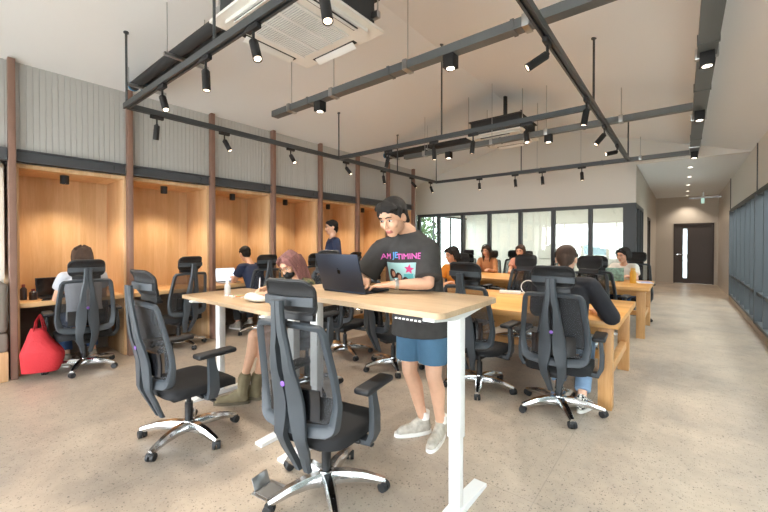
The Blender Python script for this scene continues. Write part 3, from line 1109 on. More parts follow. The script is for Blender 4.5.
    for s_ in (-1, 1):
        pth = [(V((0, yspine(z), z))+Z, V((s_, 0, 0)), V((0, -1, 0))) for z in zs]
        def rp(i):
            z = zs[i]; o_, n_ = ip(outer, z), ip(inner, z)
            tk = .016
            return [(n_, -tk), (o_, -tk*.6), (o_, tk*.3), (o_-.012*(o_-n_)/.05, tk), (n_+.002, tk)]
        b.sweep(pth, rp)
    b.build('spine', M['chairgrey'], t, angle=35)
    b = MB(); b.lathe([(.0135, 0), (.0135, .004), (.011, .005)], c=V((0, yspine(.72)-.016, .72))+Z, M=Matrix.Rotation(R(90), 4, 'X'), seg=20); b.build('badge', M['purple'], t)
    # headrest: C-shaped band, upper net pad, lower pad
    def hy(x, z):
        return yb(1.1)+.055+.80*x*x-.028*math.sin((z-1.03)/.18*PI)-.22*(z-1.12)
    b = MB()
    def rr(hw_, z0, z1, r_):
        pts = []
        for sx, sz, a0 in ((1, -1, -90), (1, 1, 0), (-1, 1, 90), (-1, -1, 180)):
            for k in range(6):
                a = R(a0+k*18)
                pts.append((sx*(hw_-r_)+r_*math.cos(a), (z1-r_ if sz > 0 else z0+r_)+r_*math.sin(a)))
        return pts
    lp = []
    for (x, z), (x2, z2) in zip(rr(.150, 1.05, 1.218, .055), rr(.150, 1.05, 1.218, .055)[1:]+rr(.150, 1.05, 1.218, .055)[:1]):
        m_ = max(1, int((V((x, z))-V((x2, z2))).length/.03))
        for k in range(m_):
            lp.append((x+(x2-x)*k/m_, z+(z2-z)*k/m_))
    b.tube([V((x, hy(x, z)-max(0, z-1.17)*.9, z))+Z for x, z in lp], .0095, 10, closed=True)
    b.build('headrest_frame', M['chairblack'], t, angle=60)
    b = MB()
    b.quadgrid(lambda u, v: V(((u*2-1)*.143, hy((u*2-1)*.143, 1.06+.15*v)-max(0, 1.06+.15*v-1.17)*.9, 1.06+.15*v))+Z, 12, 8)
    b.quadgrid(lambda u, v: V(((u*2-1)*.143, hy((u*2-1)*.143, 1.06+.15*v)-max(0, 1.06+.15*v-1.17)*.9-.006, 1.06+.15*v))+Z, 12, 8)
    b.build('headrest_net', M['nethead'], t)
    b = MB()
    xs = [-.155+.31*i/14 for i in range(15)]
    b.sweep([(V((x, hy(x, 1.12)-.016, 1.118-.02*(x/.168)**2*0))+Z, V((0, 1, 0)), V((0, 0, 1))) for x in xs], lambda i: [(-.009, -.022), (.006, -.024), (.009, 0), (.006, .024), (-.009, .022)])
    b.build('headrest_bar', M['chairgrey'], t, angle=50)
    b = MB()
    xs2 = [-.12+.24*i/10 for i in range(11)]
    b.sweep([(V((x, hy(x, 1.05)+.005, 1.035))+Z, V((0, 1, 0)), V((0, 0, 1))) for x in xs2], lambda i: [(-.014, -.018), (.012, -.022), (.014, .018), (-.012, .022)])
    b.build('neck_pad', M['chairblack'], t, angle=50)
    # armrests
    for s_ in (-1, 1):
        b = MB()
        P_ = [V((s_*.235, .015, .345)), V((s_*.285, .015, .35)), V((s_*.308, .015, .40)), V((s_*.312, .01, .50)), V((s_*.305, .0, .60)), V((s_*.300, -.0, .635))]
        ws = [(.030, .014), (.034, .015), (.036, .016), (.033, .015), (.024, .013), (.024, .013)]
        pth = []
        for i, p in enumerate(P_):
            tg = (P_[min(i+1, 5)]-P_[max(i-1, 0)]).normalized()
            pth.append((p+Z, V((0, 1, 0)), tg.cross(V((0, 1, 0))).normalized()))
        b.sweep(pth, lambda i: [(-ws[i][0], -ws[i][1]), (ws[i][0], -ws[i][1]), (ws[i][0]*1.1, 0), (ws[i][0], ws[i][1]), (-ws[i][0], ws[i][1]), (-ws[i][0]*1.1, 0)])
        arm = b.build('armrest', M['chairgrey'], t, angle=40)
        b = MB(); b.box(V((s_*.295, .035, .648))+Z, (.095, .275, .034), bev=.015, seg=3); b.build('arm_pad', M['pad'], arm, angle=60)
    return t
GROUPC = 'black mesh office chairs with headrests'
proto = make_chair('black mesh office chair nearest the viewer, seen from behind against the raised desk', 0)
high = make_chair('black office chair raised high under the masked woman', .10)
def place(o, x, y, rz, label=None, first=[True]):
    c = o if label is None else copy_tree(o)
    c.location = (x, y, 0); c.rotation_euler = (0, 0, R(rz))
    if label:
        c['label'] = label
    return c
place(proto, -1.56, 1.42, 10)
place(high, -2.82, 2.32, 184)
CH = [
 (-2.78, 1.20, 3, 'black mesh office chair at the left, seen from its side with chrome star base'),
 (-.80, 3.34, 4, 'black mesh office chair that the man in black sits on'),
 (-1.53, 3.385, -3, 'black mesh office chair behind the near white desk leg, left of the man in black'),
 (-3.31, 3.33, 12, 'empty black office chair seen under the raised desk, leftmost along the first oak table'),
 (-2.52, 3.30, -20, 'empty black office chair half hidden by the standing man, beside the first oak table'),
 (-5.20, 1.12, 84, 'black office chair with a red bag on its arm in booth number 1'),
 (-5.30, 2.16, 97, 'empty black office chair in booth number 2'),
 (-5.18, 3.32, 80, 'black office chair the boy in navy sits on in booth number 3'),
 (-5.22, 4.22, 95, 'empty black office chair in booth number 4'),
 (-5.22, 5.26, 90, 'empty black office chair in booth number 5'),
 (-1.80, 5.30, 180, 'empty black mesh chair facing the viewer behind the power strip'),
 (-1.00, 5.28, 172, 'empty black mesh chair beyond the first oak table, right of the seated man in black'),
 (-2.84, 5.30, 186, 'black office chair behind the person in orange'),
 (-.92, 6.18, -6, 'black mesh chair, back to the viewer, just left of the woman in white'),
 (-2.98, 6.24, 3, 'empty black office chair with its back to the viewer, right of the person in orange'),
 (-2.24, 6.2, 70, 'empty black office chair turned sideways, right of the woman in tan'),
 (-3.50, 8.12, 180, 'black office chair behind the woman in tan'),
 (-2.72, 8.14, 180, 'black office chair of the girl with tied-back hair'),
 (-.72, 8.22, 170, 'black office chair behind the woman in white'),
 (-4.35, 8.60, 175, 'empty black office chair by the glass partition, leftmost of those parked there'),
 (-3.11, 8.69, 190, 'empty black office chair by the glass partition, between the woman in tan and the girl'),
 (-2.05, 8.50, 180, 'empty black office chair by the glass partition, right of the girl in peach'),
]
def spin_base(o, deg):
    for c in kids(o):
        if c.name.split('.')[0] in ('base_leg', 'caster'):
            c.rotation_euler = (0, 0, R(deg))
spins = {0: -14, 1: -10, 2: -12, 3: 20, 4: 30, 5: 12, 6: 40, 7: 25}
for i, (x, y, rz, lb) in enumerate(CH):
    c = place(proto, x, y, rz, lb)
    if i in spins:
        spin_base(c, spins[i])
spin_base(proto, 10)

# ------------------------------------------------------------------ small things
# folding laptop on the raised desk; lid leans away from the man
def laptop(label, x, y, z, rz, w_, d_, lidang, body, screen=None, mark=None, group=None):
    t = thing('laptop', label, 'laptop', (x, y, z), R(rz), group)
    b = MB(); b.span((-w_/2, 0, 0), (w_/2, d_, .014), bev=.005); b.build('base', body, t)
    b = MB()
    for r_ in range(5):
        for c in range(13):
            b.box((-w_*.40+c*w_*.80/12, d_*.16+r_*d_*.085, .0145), (w_*.052, d_*.066, .002))
    b.build('keyboard', M['blackmat'], t)
    a = R(lidang)
    rot = Matrix.Rotation(a, 3, 'X')      # lid in its own frame stands along +z from the hinge
    b = MB()
    b.box(V((0, -.004, .012))+rot @ V((0, 0, d_/2)), (w_, .008, d_), rot=rot, bev=.003)
    lid = b.build('lid', body, t)
    b = MB(); b.box(V((0, -.004, .012))+rot @ V((0, .0045, d_/2)), (w_*.95, .001, d_*.92), rot=rot)
    b.build('screen', screen or M['gloss'], lid)
    if mark:
        b = MB()
        pts = []
        for k in range(40):
            an = 2*PI*k/40
            rr_ = .0145*(1-.10*math.exp(-((an-PI/2)/.28)**2)*2.0-.05*math.exp(-((an-3*PI/2)/.25)**2)*1.4)
            px, pz = rr_*math.cos(an)*.95, rr_*math.sin(an)*1.02
            # bite out of one side
            q = V((px-.0165, pz-.001))
            if q.length < .0068:
                q = q.normalized()*.0068; px, pz = q.x+.0165, q.y+.001
            pts.append((px, pz))
        F = lambda p, q, t_: V((0, -.004, .012))+rot @ V((-p, -.004-t_, d_*.53+q))
        b.prism(pts, F, .0, .0006)
        b.prism([(0, .017), (.003, .0175), (.0075, .022), (.0085, .027), (.004, .026), (.0008, .022)], F, 0, .0006)
        b.build('lid_emblem', mark, lid, smooth=False)
    return t
M['laptop'] = mat('midnight_aluminium', '#2f3440', .38, .7)
M['emblem'] = mat('dark_mirror_emblem', '#0d0e11', .15, .8)
laptop('dark blue-black laptop open on the raised desk, its lid towards the viewer', -1.70, 1.70, 1.081, 2, .365, .248, 17, M['laptop'], mark=M['emblem'])
M['scr'] = mat('lit_blue_white_screen', '#dfeaf5', .3, emit='#cfe2f5', estr=1.0)
M['silver'] = mat('silver_aluminium', '#b9bcbf', .35, .8)
lp = laptop('laptop with a bright blue and white screen in booth number 3', -5.80, 3.10, .766, 262, .32, .22, 15, M['silver'], M['scr'])
laptop('dark laptop half hidden behind the girl in booth number 1', -5.82, .98, .766, 275, .32, .22, 15, M['laptop'])
M['teal'] = mat('sticker_teal', '#7fa79f', .5, var=.5, vscale=25)
laptop('teal sticker-covered laptop in front of the woman in white', -.93, 7.42, .751, 5, .33, .22, 12, M['teal'])
# lower desk: bottle, pens, pouch, paper
t = thing('spray_bottle', 'small clear sanitiser bottle on the lower desk', 'bottle', (-3.27, 1.76, .921))
b = MB(); b.lathe([(.0, 0), (.024, 0), (.026, .01), (.026, .09), (.012, .105), (.011, .115)], seg=18); b.build('bottle_body', mesh_fabric('clear_plastic', '#dfe6ea', .55), t)
b = MB(); b.lathe([(.0, .1), (.014, .108), (.014, .128), (.007, .14), (.006, .165)], seg=14); b.build('cap', M['white'], t)
cols = [('pink', '#d5869a'), ('green', '#6fae72'), ('orange', '#d79455'), ('white', '#dddad5'), ('blue', '#6d8fb8')]
for k, (cn, hx) in enumerate(cols):
    t = thing('pen', '%s pen lying on the lower desk beside the white pouch' % cn, 'pen', (-3.16+.045*k, 1.74+.02*(k % 2)+.012*k, .926), R(20+33*k), 'pens on the lower desk')
    b = MB(); b.tube([(-.065, 0, 0), (.05, 0, 0), (.068, 0, 0)], [.005, .005, .0015], 8); b.build('barrel', mat('pen_'+cn, hx, .4), t)
    b = MB(); b.tube([(-.072, 0, 0), (-.04, 0, 0)], .0058, 8); b.build('cap', M['whitep'], t)
t = thing('notebook', 'open notebook with pale pages under the hand of the masked woman', 'notebook', (-2.88, 1.86, .921), R(-15))
b = MB(); b.span((-.15, -.1, 0), (.15, .1, .006)); b.build('cover', mat('notebook_cover', '#b49d92', .7), t)
b = MB(); b.span((-.144, -.095, .006), (.144, .095, .012), bev=.002); b.build('pages', M['whitep'], t)
t = thing('pencil_pouch', 'white soft pencil pouch on the lower desk', 'pouch', (-2.72, 1.70, .922), R(8))
b = MB()
b.ball((0, 0, .029), (.125, .05, .029), seg=24); b.ball((-.05, .01, .035), (.07, .05, .035), seg=20); b.ball((.05, -.004, .027), (.075, .05, .027), seg=20)
o = b.build('pouch_body', mat('white_soft_vinyl', '#d3d1c6', .6, bump=.5, bscale=20), t, angle=180)
b = MB(); b.tube([(-.115, 0, .045), (-.04, .0, .070), (.05, -.004, .056), (.115, 0, .036)], .004, 8); b.build('zip', M['cassgrey'], t)
# first oak table: white power strip with a curled lead
t = thing('power_strip', 'white power strip lying on the first oak table', 'power strip', (-1.72, 4.72, .751), R(12))
b = MB(); b.span((-.13, -.03, 0), (.13, .03, .04), bev=.006); b.build('strip_body', M['white'], t)
b = MB()
for k in range(4):
    b.box((-.09+.06*k, 0, .041), (.035, .03, .004))
b.build('sockets', M['cassgrey'], t)
b = MB()
pa = [V((.13, 0, .02))]
for k in range(22):
    a = k/21*PI*2.1-.5*PI
    pa.append(V((.22+.09*math.cos(a), .03+.02*k/22, .09+.085*math.sin(a))))
pa += [V((.34, .08, .01)), V((.30, .35, .008))]
b.tube(pa, .006, 8); b.build('lead', M['white'], t)
t = thing('phone', 'black phone lying near the left end of the first oak table', 'phone', (-2.55, 4.45, .751), R(40)); b = MB(); b.span((-.037, -.075, 0), (.037, .075, .008), bev=.003); b.build('case', M['black'], t); b = MB(); b.span((-.034, -.071, .008), (.034, .071, .0086)); b.build('screen', M['gloss'], t)
# second oak table: yellow bottle, papers
t = thing('water_bottle', 'mustard yellow bottle at the right end of the second oak table', 'bottle', (-.62, 7.22, .751))
b = MB(); b.lathe([(0, 0), (.042, 0), (.045, .01), (.045, .17), (.03, .2), (.028, .205)], seg=20); b.build('bottle_body', mat('mustard', '#d9a437', .45), t)
b = MB(); b.lathe([(0, .2), (.033, .203), (.033, .235), (.025, .24)], seg=18); b.build('lid', mat('mustard_lid', '#e2b962', .4), t)
t = thing('paper_stack', 'white and lilac papers at the right corner of the second oak table', 'papers', (-.48, 7.40, .751), R(12))
b = MB(); b.span((-.105, -.15, 0), (.105, .15, .008)); b.build('sheets', M['white'], t)
b = MB(); b.box((.01, -.02, .011), (.15, .21, .006), rot=Matrix.Rotation(R(9), 3, 'Z')); b.build('booklet', mat('lilac_cover', '#b9b2d6', .6), t)
# booth number 1: dark bottles, phone
for k, (dx, dy, h_, r_) in enumerate(((0, 0, .17, .03), (.07, .07, .12, .035))):
    t = thing('toiletry_bottle', ('taller' if k == 0 else 'shorter') + ' dark bottle at the left end of the desk in booth number 1', 'bottle', (-5.72+dx, .70+dy, .766), 0, 'dark bottles in booth number 1')
    b = MB(); b.lathe([(0, 0), (r_, 0), (r_, h_*.7), (r_*.5, h_*.82), (r_*.4, h_*.85)], seg=16); b.build('bottle_body', mat('dark_bottle', '#33313a', .4), t)
    b = MB(); b.lathe([(0, h_*.8), (r_*.5, h_*.84), (r_*.5, h_), (r_*.35, h_*1.02)], seg=12); b.build('cap', mat('maroon_cap', '#7b3a3c', .5), t)
t = thing('phone', 'black phone on the desk in booth number 1', 'phone', (-5.52, .87, .766), R(70)); b = MB(); b.span((-.037, -.075, 0), (.037, .075, .009), bev=.003); b.build('case', M['black'], t); b = MB(); b.span((-.034, -.071, .009), (.034, .071, .0096)); b.build('screen', M['gloss'], t)
# red quilted tote hanging from the armrest in booth 1
def tote():
    t = thing('tote_bag', 'red quilted tote bag hanging from the chair arm in booth number 1', 'bag', (-5.14, .75, 0), R(62))
    b = MB()
    def sack(u, v):
        a = 2*PI*u
        z = .08+.44*v
        w_ = (.12+.055*math.sin(min(1, v*1.35)*PI*.62+.5))*(1-.66*max(0, v-.42)/.58)
        d_ = (.065+.035*math.sin(v*PI))*(1-.55*max(0, v-.5)/.5)
        c, s_ = math.cos(a), math.sin(a)
        e = .7
        q = 1 + .012*math.sin(v*46+u*90)*math.sin(v*46-u*90)
        return V((w_*abs(c)**e*(1 if c > 0 else -1)*q+.02*math.sin(v*5), d_*abs(s_)**e*(1 if s_ > 0 else -1)*q, z+.012*math.sin(a*2)*v))
    b.quadgrid(sack, 56, 34)
    bmesh.ops.remove_doubles(b.bm, verts=b.bm.verts[:], dist=.0015)
    bmesh.ops.holes_fill(b.bm, edges=[e for e in b.bm.edges if e.is_boundary])
    b.build('bag_body', mat('red_quilted_cloth', '#b5242c', .75, bump=.5, bscale=40), t, angle=180)
    b = MB()
    for dy in (-.03, .03):
        b.tube([(-.04, dy, .50), (-.03, dy*.7, .60), (0, dy*.3, .665), (.02, dy*.7, .60), (.04, dy, .50)], [.015, .014, .013, .014, .015], 8, squash=.4)
    b.build('strap', mat('red_strap', '#a81f28', .7), t)
tote()
# floor box with its metal flap open
t = thing('floor_socket', 'open metal floor box with raised flap near the closest chair', 'floor box', (-1.80, 1.22, 0), R(8))
b = MB(); b.span((-.075, -.075, 0), (.075, .075, .004)); b.build('surround', M['steel'], t)
b = MB(); b.span((-.055, -.055, .004), (.055, .055, .006)); b.build('recess', mat('socket_recess', '#6a6763', .6), t)
b = MB(); b.box((-.082, 0, .036), (.006, .11, .07), rot=Matrix.Rotation(R(-25), 3, 'Y'), bev=.002); b.build('flap', M['steel'], t)
# ------------------------------------------------------------------ people
SKIN = mat('skin', '#d9ab8f', .5, var=.05, vscale=20)
SKIN2 = mat('skin_warm', '#c9977a', .5, var=.05, vscale=20)
LIP = mat('lips', '#b8716a', .45)
HB = mat('hair_black', '#171311', .8, bump=.4, bscale=90, stretch=(1, 1, .25))
HBR = mat('hair_brown', '#3d2a1e', .75, bump=.4, bscale=90, stretch=(1, 1, .25), var=.3, vscale=30)
HPK = mat('hair_mauve', '#7d5450', .75, bump=.4, bscale=90, stretch=(1, 1, .25), var=.3, vscale=30)
EYE = mat('eye_white', '#e6e0da', .3)
IRIS = mat('iris_dark', '#1a1210', .25)

def remeshed(mb, vox, smooth_it, name):
    """fuse overlapping volumes into one skin"""
    bmesh.ops.recalc_face_normals(mb.bm, faces=mb.bm.faces[:])
    me = bpy.data.meshes.new(name)
    mb.bm.to_mesh(me); mb.bm.free()
    o = bpy.data.objects.new(name, me); COL.objects.link(o)
    m = o.modifiers.new('fuse', 'REMESH'); m.mode = 'VOXEL'; m.voxel_size = vox
    if smooth_it:
        s = o.modifiers.new('relax', 'SMOOTH'); s.iterations = smooth_it; s.factor = .5
    dg = bpy.context.evaluated_depsgraph_get()
    out = bpy.data.meshes.new_from_object(o.evaluated_get(dg))
    out.name = name
    bpy.data.objects.remove(o); bpy.data.meshes.remove(me)
    out.polygons.foreach_set('use_smooth', [True]*len(out.polygons))
    return out
def link(name, me, mats, parent):
    o = bpy.data.objects.new(name, me); COL.objects.link(o)
    for m in (mats if isinstance(mats, (list, tuple)) else [mats]):
        me.materials.append(m)
    o.parent = parent
    return o
ICO = None
def sph_pts(c, r):
    global ICO
    if ICO is None:
        t = bmesh.new(); bmesh.ops.create_icosphere(t, subdivisions=2, radius=1); ICO = [v.co.copy() for v in t.verts]; t.free()
    return [V(c)+p*r for p in ICO]
def cap(b, p0, r0, p1, r1):
    b.hull(sph_pts(p0, r0)+sph_pts(p1, r1))
def chain(b, pts, rs):
    for i in range(len(pts)-1):
        cap(b, pts[i], rs[i], pts[i+1], rs[i+1])
def ring(c, s, f, rx, ry, n=20):
    return [V(c)+s*(rx*math.cos(2*PI*k/n))+f*(ry*math.sin(2*PI*k/n)) for k in range(n)]
def loft(b, rings):
    for a, c in zip(rings, rings[1:]):
        b.hull(a+c)
def disc(p, d, r, n=20):
    d = V(d).normalized()
    a = d.cross(V((0, 0, 1)) if abs(d.z) < .9 else V((1, 0, 0))).normalized()
    c = d.cross(a)
    return [V(p)+a*(r*math.cos(2*PI*k/n))+c*(r*math.sin(2*PI*k/n)) for k in range(n)]
def sleeve(b, pts, rs):
    for i in range(len(pts)-1):
        d0 = V(pts[i+1])-V(pts[i])
        b.hull(disc(pts[i], d0, rs[i])+disc(pts[i+1], d0, rs[i+1]))
        if i:
            b.hull(sph_pts(pts[i], rs[i]))
def hand(b, w, d, n, side, curl=.5, k=1., spread=.10):
    """palm and five fingers; d = direction of the hand, n = back of the hand, side = direction of the thumb"""
    w, d, n = V(w), V(d).normalized(), V(n).normalized()
    n = (n-d*n.dot(d)).normalized()
    t = V(side); t = (t-d*t.dot(d)-n*t.dot(n)).normalized()
    pts = []
    for o in (-.030, -.010, .012, .032):
        pts += sph_pts(w+(d*.092+t*o-n*.004)*k, .0105*k)
    pts += sph_pts(w+t*.016*k, .016*k)+sph_pts(w-t*.016*k, .016*k)
    b.hull(pts)
    for o, L_, sp in ((.031, .068, .6), (.010, .077, .15), (-.012, .071, -.3), (-.031, .055, -.8)):
        p = w+(d*.092+t*o)*k
        dd = (d+t*(sp*spread)).normalized()
        seg = [p]
        ang = curl*.55
        for q, fr in enumerate((.42, .33, .25)):
            dd2 = dd*math.cos(ang)-n*math.sin(ang)
            p = p+dd2*(L_*fr*k)
            seg.append(p)
            ang += curl*.65
        chain(b, seg, [.0098*k, .009*k, .0082*k, .007*k])
    p = w+(d*.02+t*.022)*k
    p2 = p+(d*.032+t*.030-n*.006)*k
    p3 = p2+(d*.032+t*.012-n*.010)*k
    p4 = p3+(d*.022+t*.002-n*.006)*k
    chain(b, [p, p2, p3, p4], [.016*k, .013*k, .0105*k, .0085*k])

class Fig:
    pass
def person(label, loc, rotz, J, cloth, hair, skin=SKIN, vox=.0065, hk=1.0, thin=1.0, group=None, look=None):
    """J: joints in the figure's own frame. One fused body, hair and clothes as children."""
    t = thing('person', label, 'person', loc, R(rotz), group)
    g = {k: V(v) for k, v in J.items() if k != 'curl'}
    f = V(g['face']).normalized(); u = V(g['up']).normalized(); u = (u-f*u.dot(f)).normalized(); r = f.cross(u)   # r = figure's right
    c = g['head']
    H = lambda x, y, z: c+(r*x+f*y+u*z)*hk
    Rm = Matrix((r, f, u)).transposed()
    bs = V(g['shR']-g['shL']).normalized()       # towards the figure's right
    spine = (g['neck']-g['pelvis']).normalized()
    bf = -bs.cross(spine).normalized() if -bs.cross(spine).normalized().dot(V(g.get('front', f))) > 0 else bs.cross(spine).normalized()
    b = MB()
    # head
    b.ball(H(0, -.016, .032), (.077*hk, .096*hk, .084*hk), rot=Rm, seg=24)
    b.ball(H(0, .010, -.035), (.062*hk, .076*hk, .070*hk), rot=Rm, seg=20)
    b.ball(H(0, .045, -.085), (.036*hk, .034*hk, .026*hk), rot=Rm, seg=14)
    b.ball(H(.036, .055, -.02), (.028*hk, .026*hk, .028*hk), rot=Rm, seg=12)
    b.ball(H(-.036, .055, -.02), (.028*hk, .026*hk, .028*hk), rot=Rm, seg=12)
    b.ball(H(0, .068, .035), (.052*hk, .022*hk, .018*hk), rot=Rm, seg=14)
    cap(b, H(0, .080, .012), .008*hk, H(0, .101, -.024), .0115*hk)
    for s in (-1, 1):
        b.ball(H(s*.011, .092, -.028), (.009*hk,)*3, seg=10)
        b.ball(H(s*.077, -.012, -.004), (.011*hk, .022*hk, .033*hk), rot=Rm, seg=12)
    b.ball(H(0, .080, -.055), (.024*hk, .011*hk, .007*hk), rot=Rm, seg=12)
    b.ball(H(0, .078, -.067), (.020*hk, .011*hk, .008*hk), rot=Rm, seg=12)
    # neck and trunk
    cap(b, H(0, -.03, -.05), .052*thin, g['neck']+spine*.0, .056*thin)
    sw = (g['shR']-g['shL']).length/2
    ch = g['pelvis'].lerp(g['neck'], .66); ws = g['pelvis'].lerp(g['neck'], .3)
    loft(b, [ring(g['pelvis']-spine*.10, bs, bf, .13*thin, .09*thin), ring(g['pelvis'], bs, bf, .165*thin, .115*thin), ring(ws, bs, bf, .138*thin, .098*thin), ring(ch, bs, bf, .160*thin, .112*thin), ring(g['pelvis'].lerp(g['neck'], .86), bs, bf, sw*.86, .085*thin), ring(g['neck']-spine*.01, bs, bf, .07*thin, .055*thin)])
    for s in 'RL':
        cap(b, g['neck'].lerp(g['sh'+s], .25)-spine*.02, .055*thin, g['sh'+s], .055*thin)
        chain(b, [g['sh'+s], g['sh'+s].lerp(g['el'+s], .4), g['el'+s]], [.055*thin, .047*thin, .038*thin])
        chain(b, [g['el'+s], g['el'+s].lerp(g['wr'+s], .3), g['wr'+s]], [.038*thin, .040*thin, .025*thin])
        hd = g.get('hd'+s, (g['wr'+s]-g['el'+s])); hn = g.get('hn'+s, V((0, 0, 1)))
        side = hn.cross(hd)*(1 if s == 'R' else -1)
        hand(b, g['wr'+s]+hd.normalized()*.008, hd, hn, side, J.get('curl', .7), .95*thin**.5)
        hip = g['hip'+s]; kn = g['kn'+s]; an = g['an'+s]
        chain(b, [hip, hip.lerp(kn, .5), kn], [.090*thin, .076*thin, .056*thin])
        sh_ = (an-kn)
        calf = kn+sh_*.3-V(g.get('front', f)).normalized()*.014
        chain(b, [kn, calf, kn+sh_*.7, an], [.054*thin, .057*thin, .040*thin, .035*thin])
        toe = g['to'+s]
        chain(b, [an-V((0, 0, .03)), an.lerp(toe, .5)-V((0, 0, .022)), toe], [.034*thin, .029*thin, .022*thin])
    me = remeshed(b, vox, 5, 'person_body')
    # face colouring by place; eyes and brows join the same mesh
    bm = bmesh.new(); bm.from_mesh(me)
    lp = H(0, .088, -.061)
    for fc in bm.faces:
        fc.material_index = 0
        q = fc.calc_center_median()-lp
        if abs(q.dot(r)) < .024*hk and abs(q.dot(u)) < .011*hk and abs(q.dot(f)) < .03 and cloth.get('lips', True):
            fc.material_index = 1
    tmp = MB(); tmp.bm.free(); tmp.bm = bm
    for s in (-1, 1):
        tmp.mi = 2; tmp.ball(H(s*.031, .0755, .010), (.0145*hk, .006*hk, .0065*hk), rot=Rm, seg=12)
        tmp.mi = 3; tmp.ball(H(s*.030, .0800, .008), (.0066*hk, .0035*hk, .0060*hk), rot=Rm, seg=10)
        tmp.mi = 4
        tmp.tube([H(s*.014, .091, .032), H(s*.032, .090, .038), H(s*.050, .078, .032)], [.0035*hk, .0042*hk, .002*hk], 6)
        tmp.tube([H(s*.016, .083, .0135), H(s*.031, .0835, .0175), H(s*.046, .073, .013)], [.0012*hk, .0022*hk, .0012*hk], 6)
    bm.to_mesh(me); bm.free()
    me.polygons.foreach_set('use_smooth', [True]*len(me.polygons))
    body = link('body', me, [skin, LIP, EYE, IRIS, hair[1]], t)
    # hair
    b = MB()
    st = hair[0]
    b.ball(H(0, -.026, .046), (.086*hk, .100*hk, .084*hk), rot=Rm, seg=24)
    b.ball(H(0, -.056, -.005), (.074*hk, .058*hk, .072*hk), rot=Rm, seg=18)
    rnd = random.Random(len(label))
    if st == 'short':
        for k in range(15):
            x = -.072+.144*k/14
            x0 = x*.75+.012
            lift = rnd.uniform(-.006, .020)
            chain(b, [H(x0, .03, .112-abs(x)*.3), H(x*1.0, .072-abs(x)*.35, .098-abs(x)*.25), H(x*1.08-.006, .090-abs(x)*.45, .062+lift)], [.017*hk, .0125*hk, .003*hk])
        for s in (-1, 1):
            chain(b, [H(s*.074, .012, .06), H(s*.081, .030, .032), H(s*.080, .034, .006)], [.02*hk, .012*hk, .004*hk])
            chain(b, [H(s*.078, -.03, .03), H(s*.072, -.05, -.045)], [.022*hk, .014*hk])
    elif st == 'crop':
        for s in (-1, 1):
            chain(b, [H(s*.076, -.0, .05), H(s*.078, .012, .02)], [.018*hk, .006*hk])
        b.ball(H(0, .03, .088), (.066*hk, .05*hk, .030*hk), rot=Rm, seg=14)
        chain(b, [H(0, -.062, -.01), H(0, -.062, -.062)], [.060*hk, .040*hk])
    elif st in ('bob', 'long', 'tail'):
        ln = {'bob': .085, 'long': .24, 'tail': .05}[st]
        for s in (-1, 1):
            for k in range(5):
                y = (.035 if st == 'long' else .012)-.03*k
                chain(b, [H(s*.015, y+.01, .120), H(s*.068, y+.012, .085), H(s*(.081), y+.005, .02), H(s*(.080), y-.008, -ln*.5), H(s*(.066), y-.012, -ln-.012*k)], [.012*hk, .013*hk, .012*hk, .014*hk, .006*hk])
            chain(b, [H(s*.01, .045, .118), H(s*.045, .078, .088), H(s*.075, .060, .03)], [.012*hk, .013*hk, .007*hk])
        if st != 'tail':
            for k in range(7):
                x = -.066+.022*k
                chain(b, [H(x, -.10, .04), H(x*1.05, -.105, -.03), H(x, -.085, -ln)], [.022*hk, .024*hk, .013*hk])
        else:
            b.ball(H(0, -.115, .045), (.034*hk,)*3, seg=12)
            chain(b, [H(0, -.125, .04), H(.01, -.15, -.03), H(.0, -.13, -.12)], [.026*hk, .026*hk, .010*hk])
    link('hair', remeshed(b, .006, 2, 'person_hair'), hair[1], t)
    # shirt
    k = cloth.get('loose', .018)
    hem = cloth.get('hem', -.02)     # below the pelvis along the spine
    b = MB()
    top = g['neck']+spine*cloth.get('collar', -.022)
    loft(b, [ring(g['pelvis']+spine*hem, bs, bf, .165*thin+k*1.3, .115*thin+k*1.5), ring(ws, bs, bf, .145*thin+k*1.5, .103*thin+k*1.5), ring(ch, bs, bf, .166*thin+k, .114*thin+k), ring(g['pelvis'].lerp(g['neck'], .86), bs, bf, sw*.9+k*.6, .088*thin+k), ring(top, bs, bf, .078*thin, .066*thin)])
    if cloth.get('drop'):
        hf = V((bf.x, bf.y, 0)).normalized()
        dz = V((0, 0, -cloth['drop']))
        loft(b, [ring(g['pelvis']+V((0, 0, .06)), bs, hf, .165*thin+k*1.3, .118*thin+k*1.5), ring(g['pelvis']+dz*.5, bs, hf, .182*thin+k*1.2, .135*thin+k*1.4), ring(g['pelvis']+dz, bs, hf, .186*thin+k*1.2, .142*thin+k*1.4)])
    sl = cloth.get('sleeve', .55)
    for s in 'RL':
        p = g['sh'+s]; e = g['el'+s]; w_ = g['wr'+s]
        cap(b, g['neck'].lerp(p, .35)-spine*.026, .056*thin+k*.35, p, .056*thin+k*.7)
        if sl <= 1:
            sleeve(b, [p, p.lerp(e, sl*.5), p.lerp(e, sl)], [.056*thin+k*.8, .054*thin+k*1.1, .048*thin+k*1.5])
        else:
            sleeve(b, [p, e, e.lerp(w_, sl-1)], [.056*thin+k*.8, .044*thin+k*.9, .030*thin+k*.5])
            b.hull(sph_pts(e, .043*thin+k*.9))
    me = remeshed(b, .0085, 3, 'person_shirt')
    shirt = link('shirt', me, cloth['shirt'], t)
    # trousers / shorts
    b = MB()
    pl = cloth.get('legs', 1.9)
    loft(b, [ring(g['pelvis']+spine*.05, bs, bf, .158*thin+.008, .110*thin+.008), ring(g['pelvis']-spine*.03, bs, bf, .168*thin+.008, .12*thin+.01), ring(g['pelvis']-spine*.09, bs, bf, .15*thin, .105*thin)])
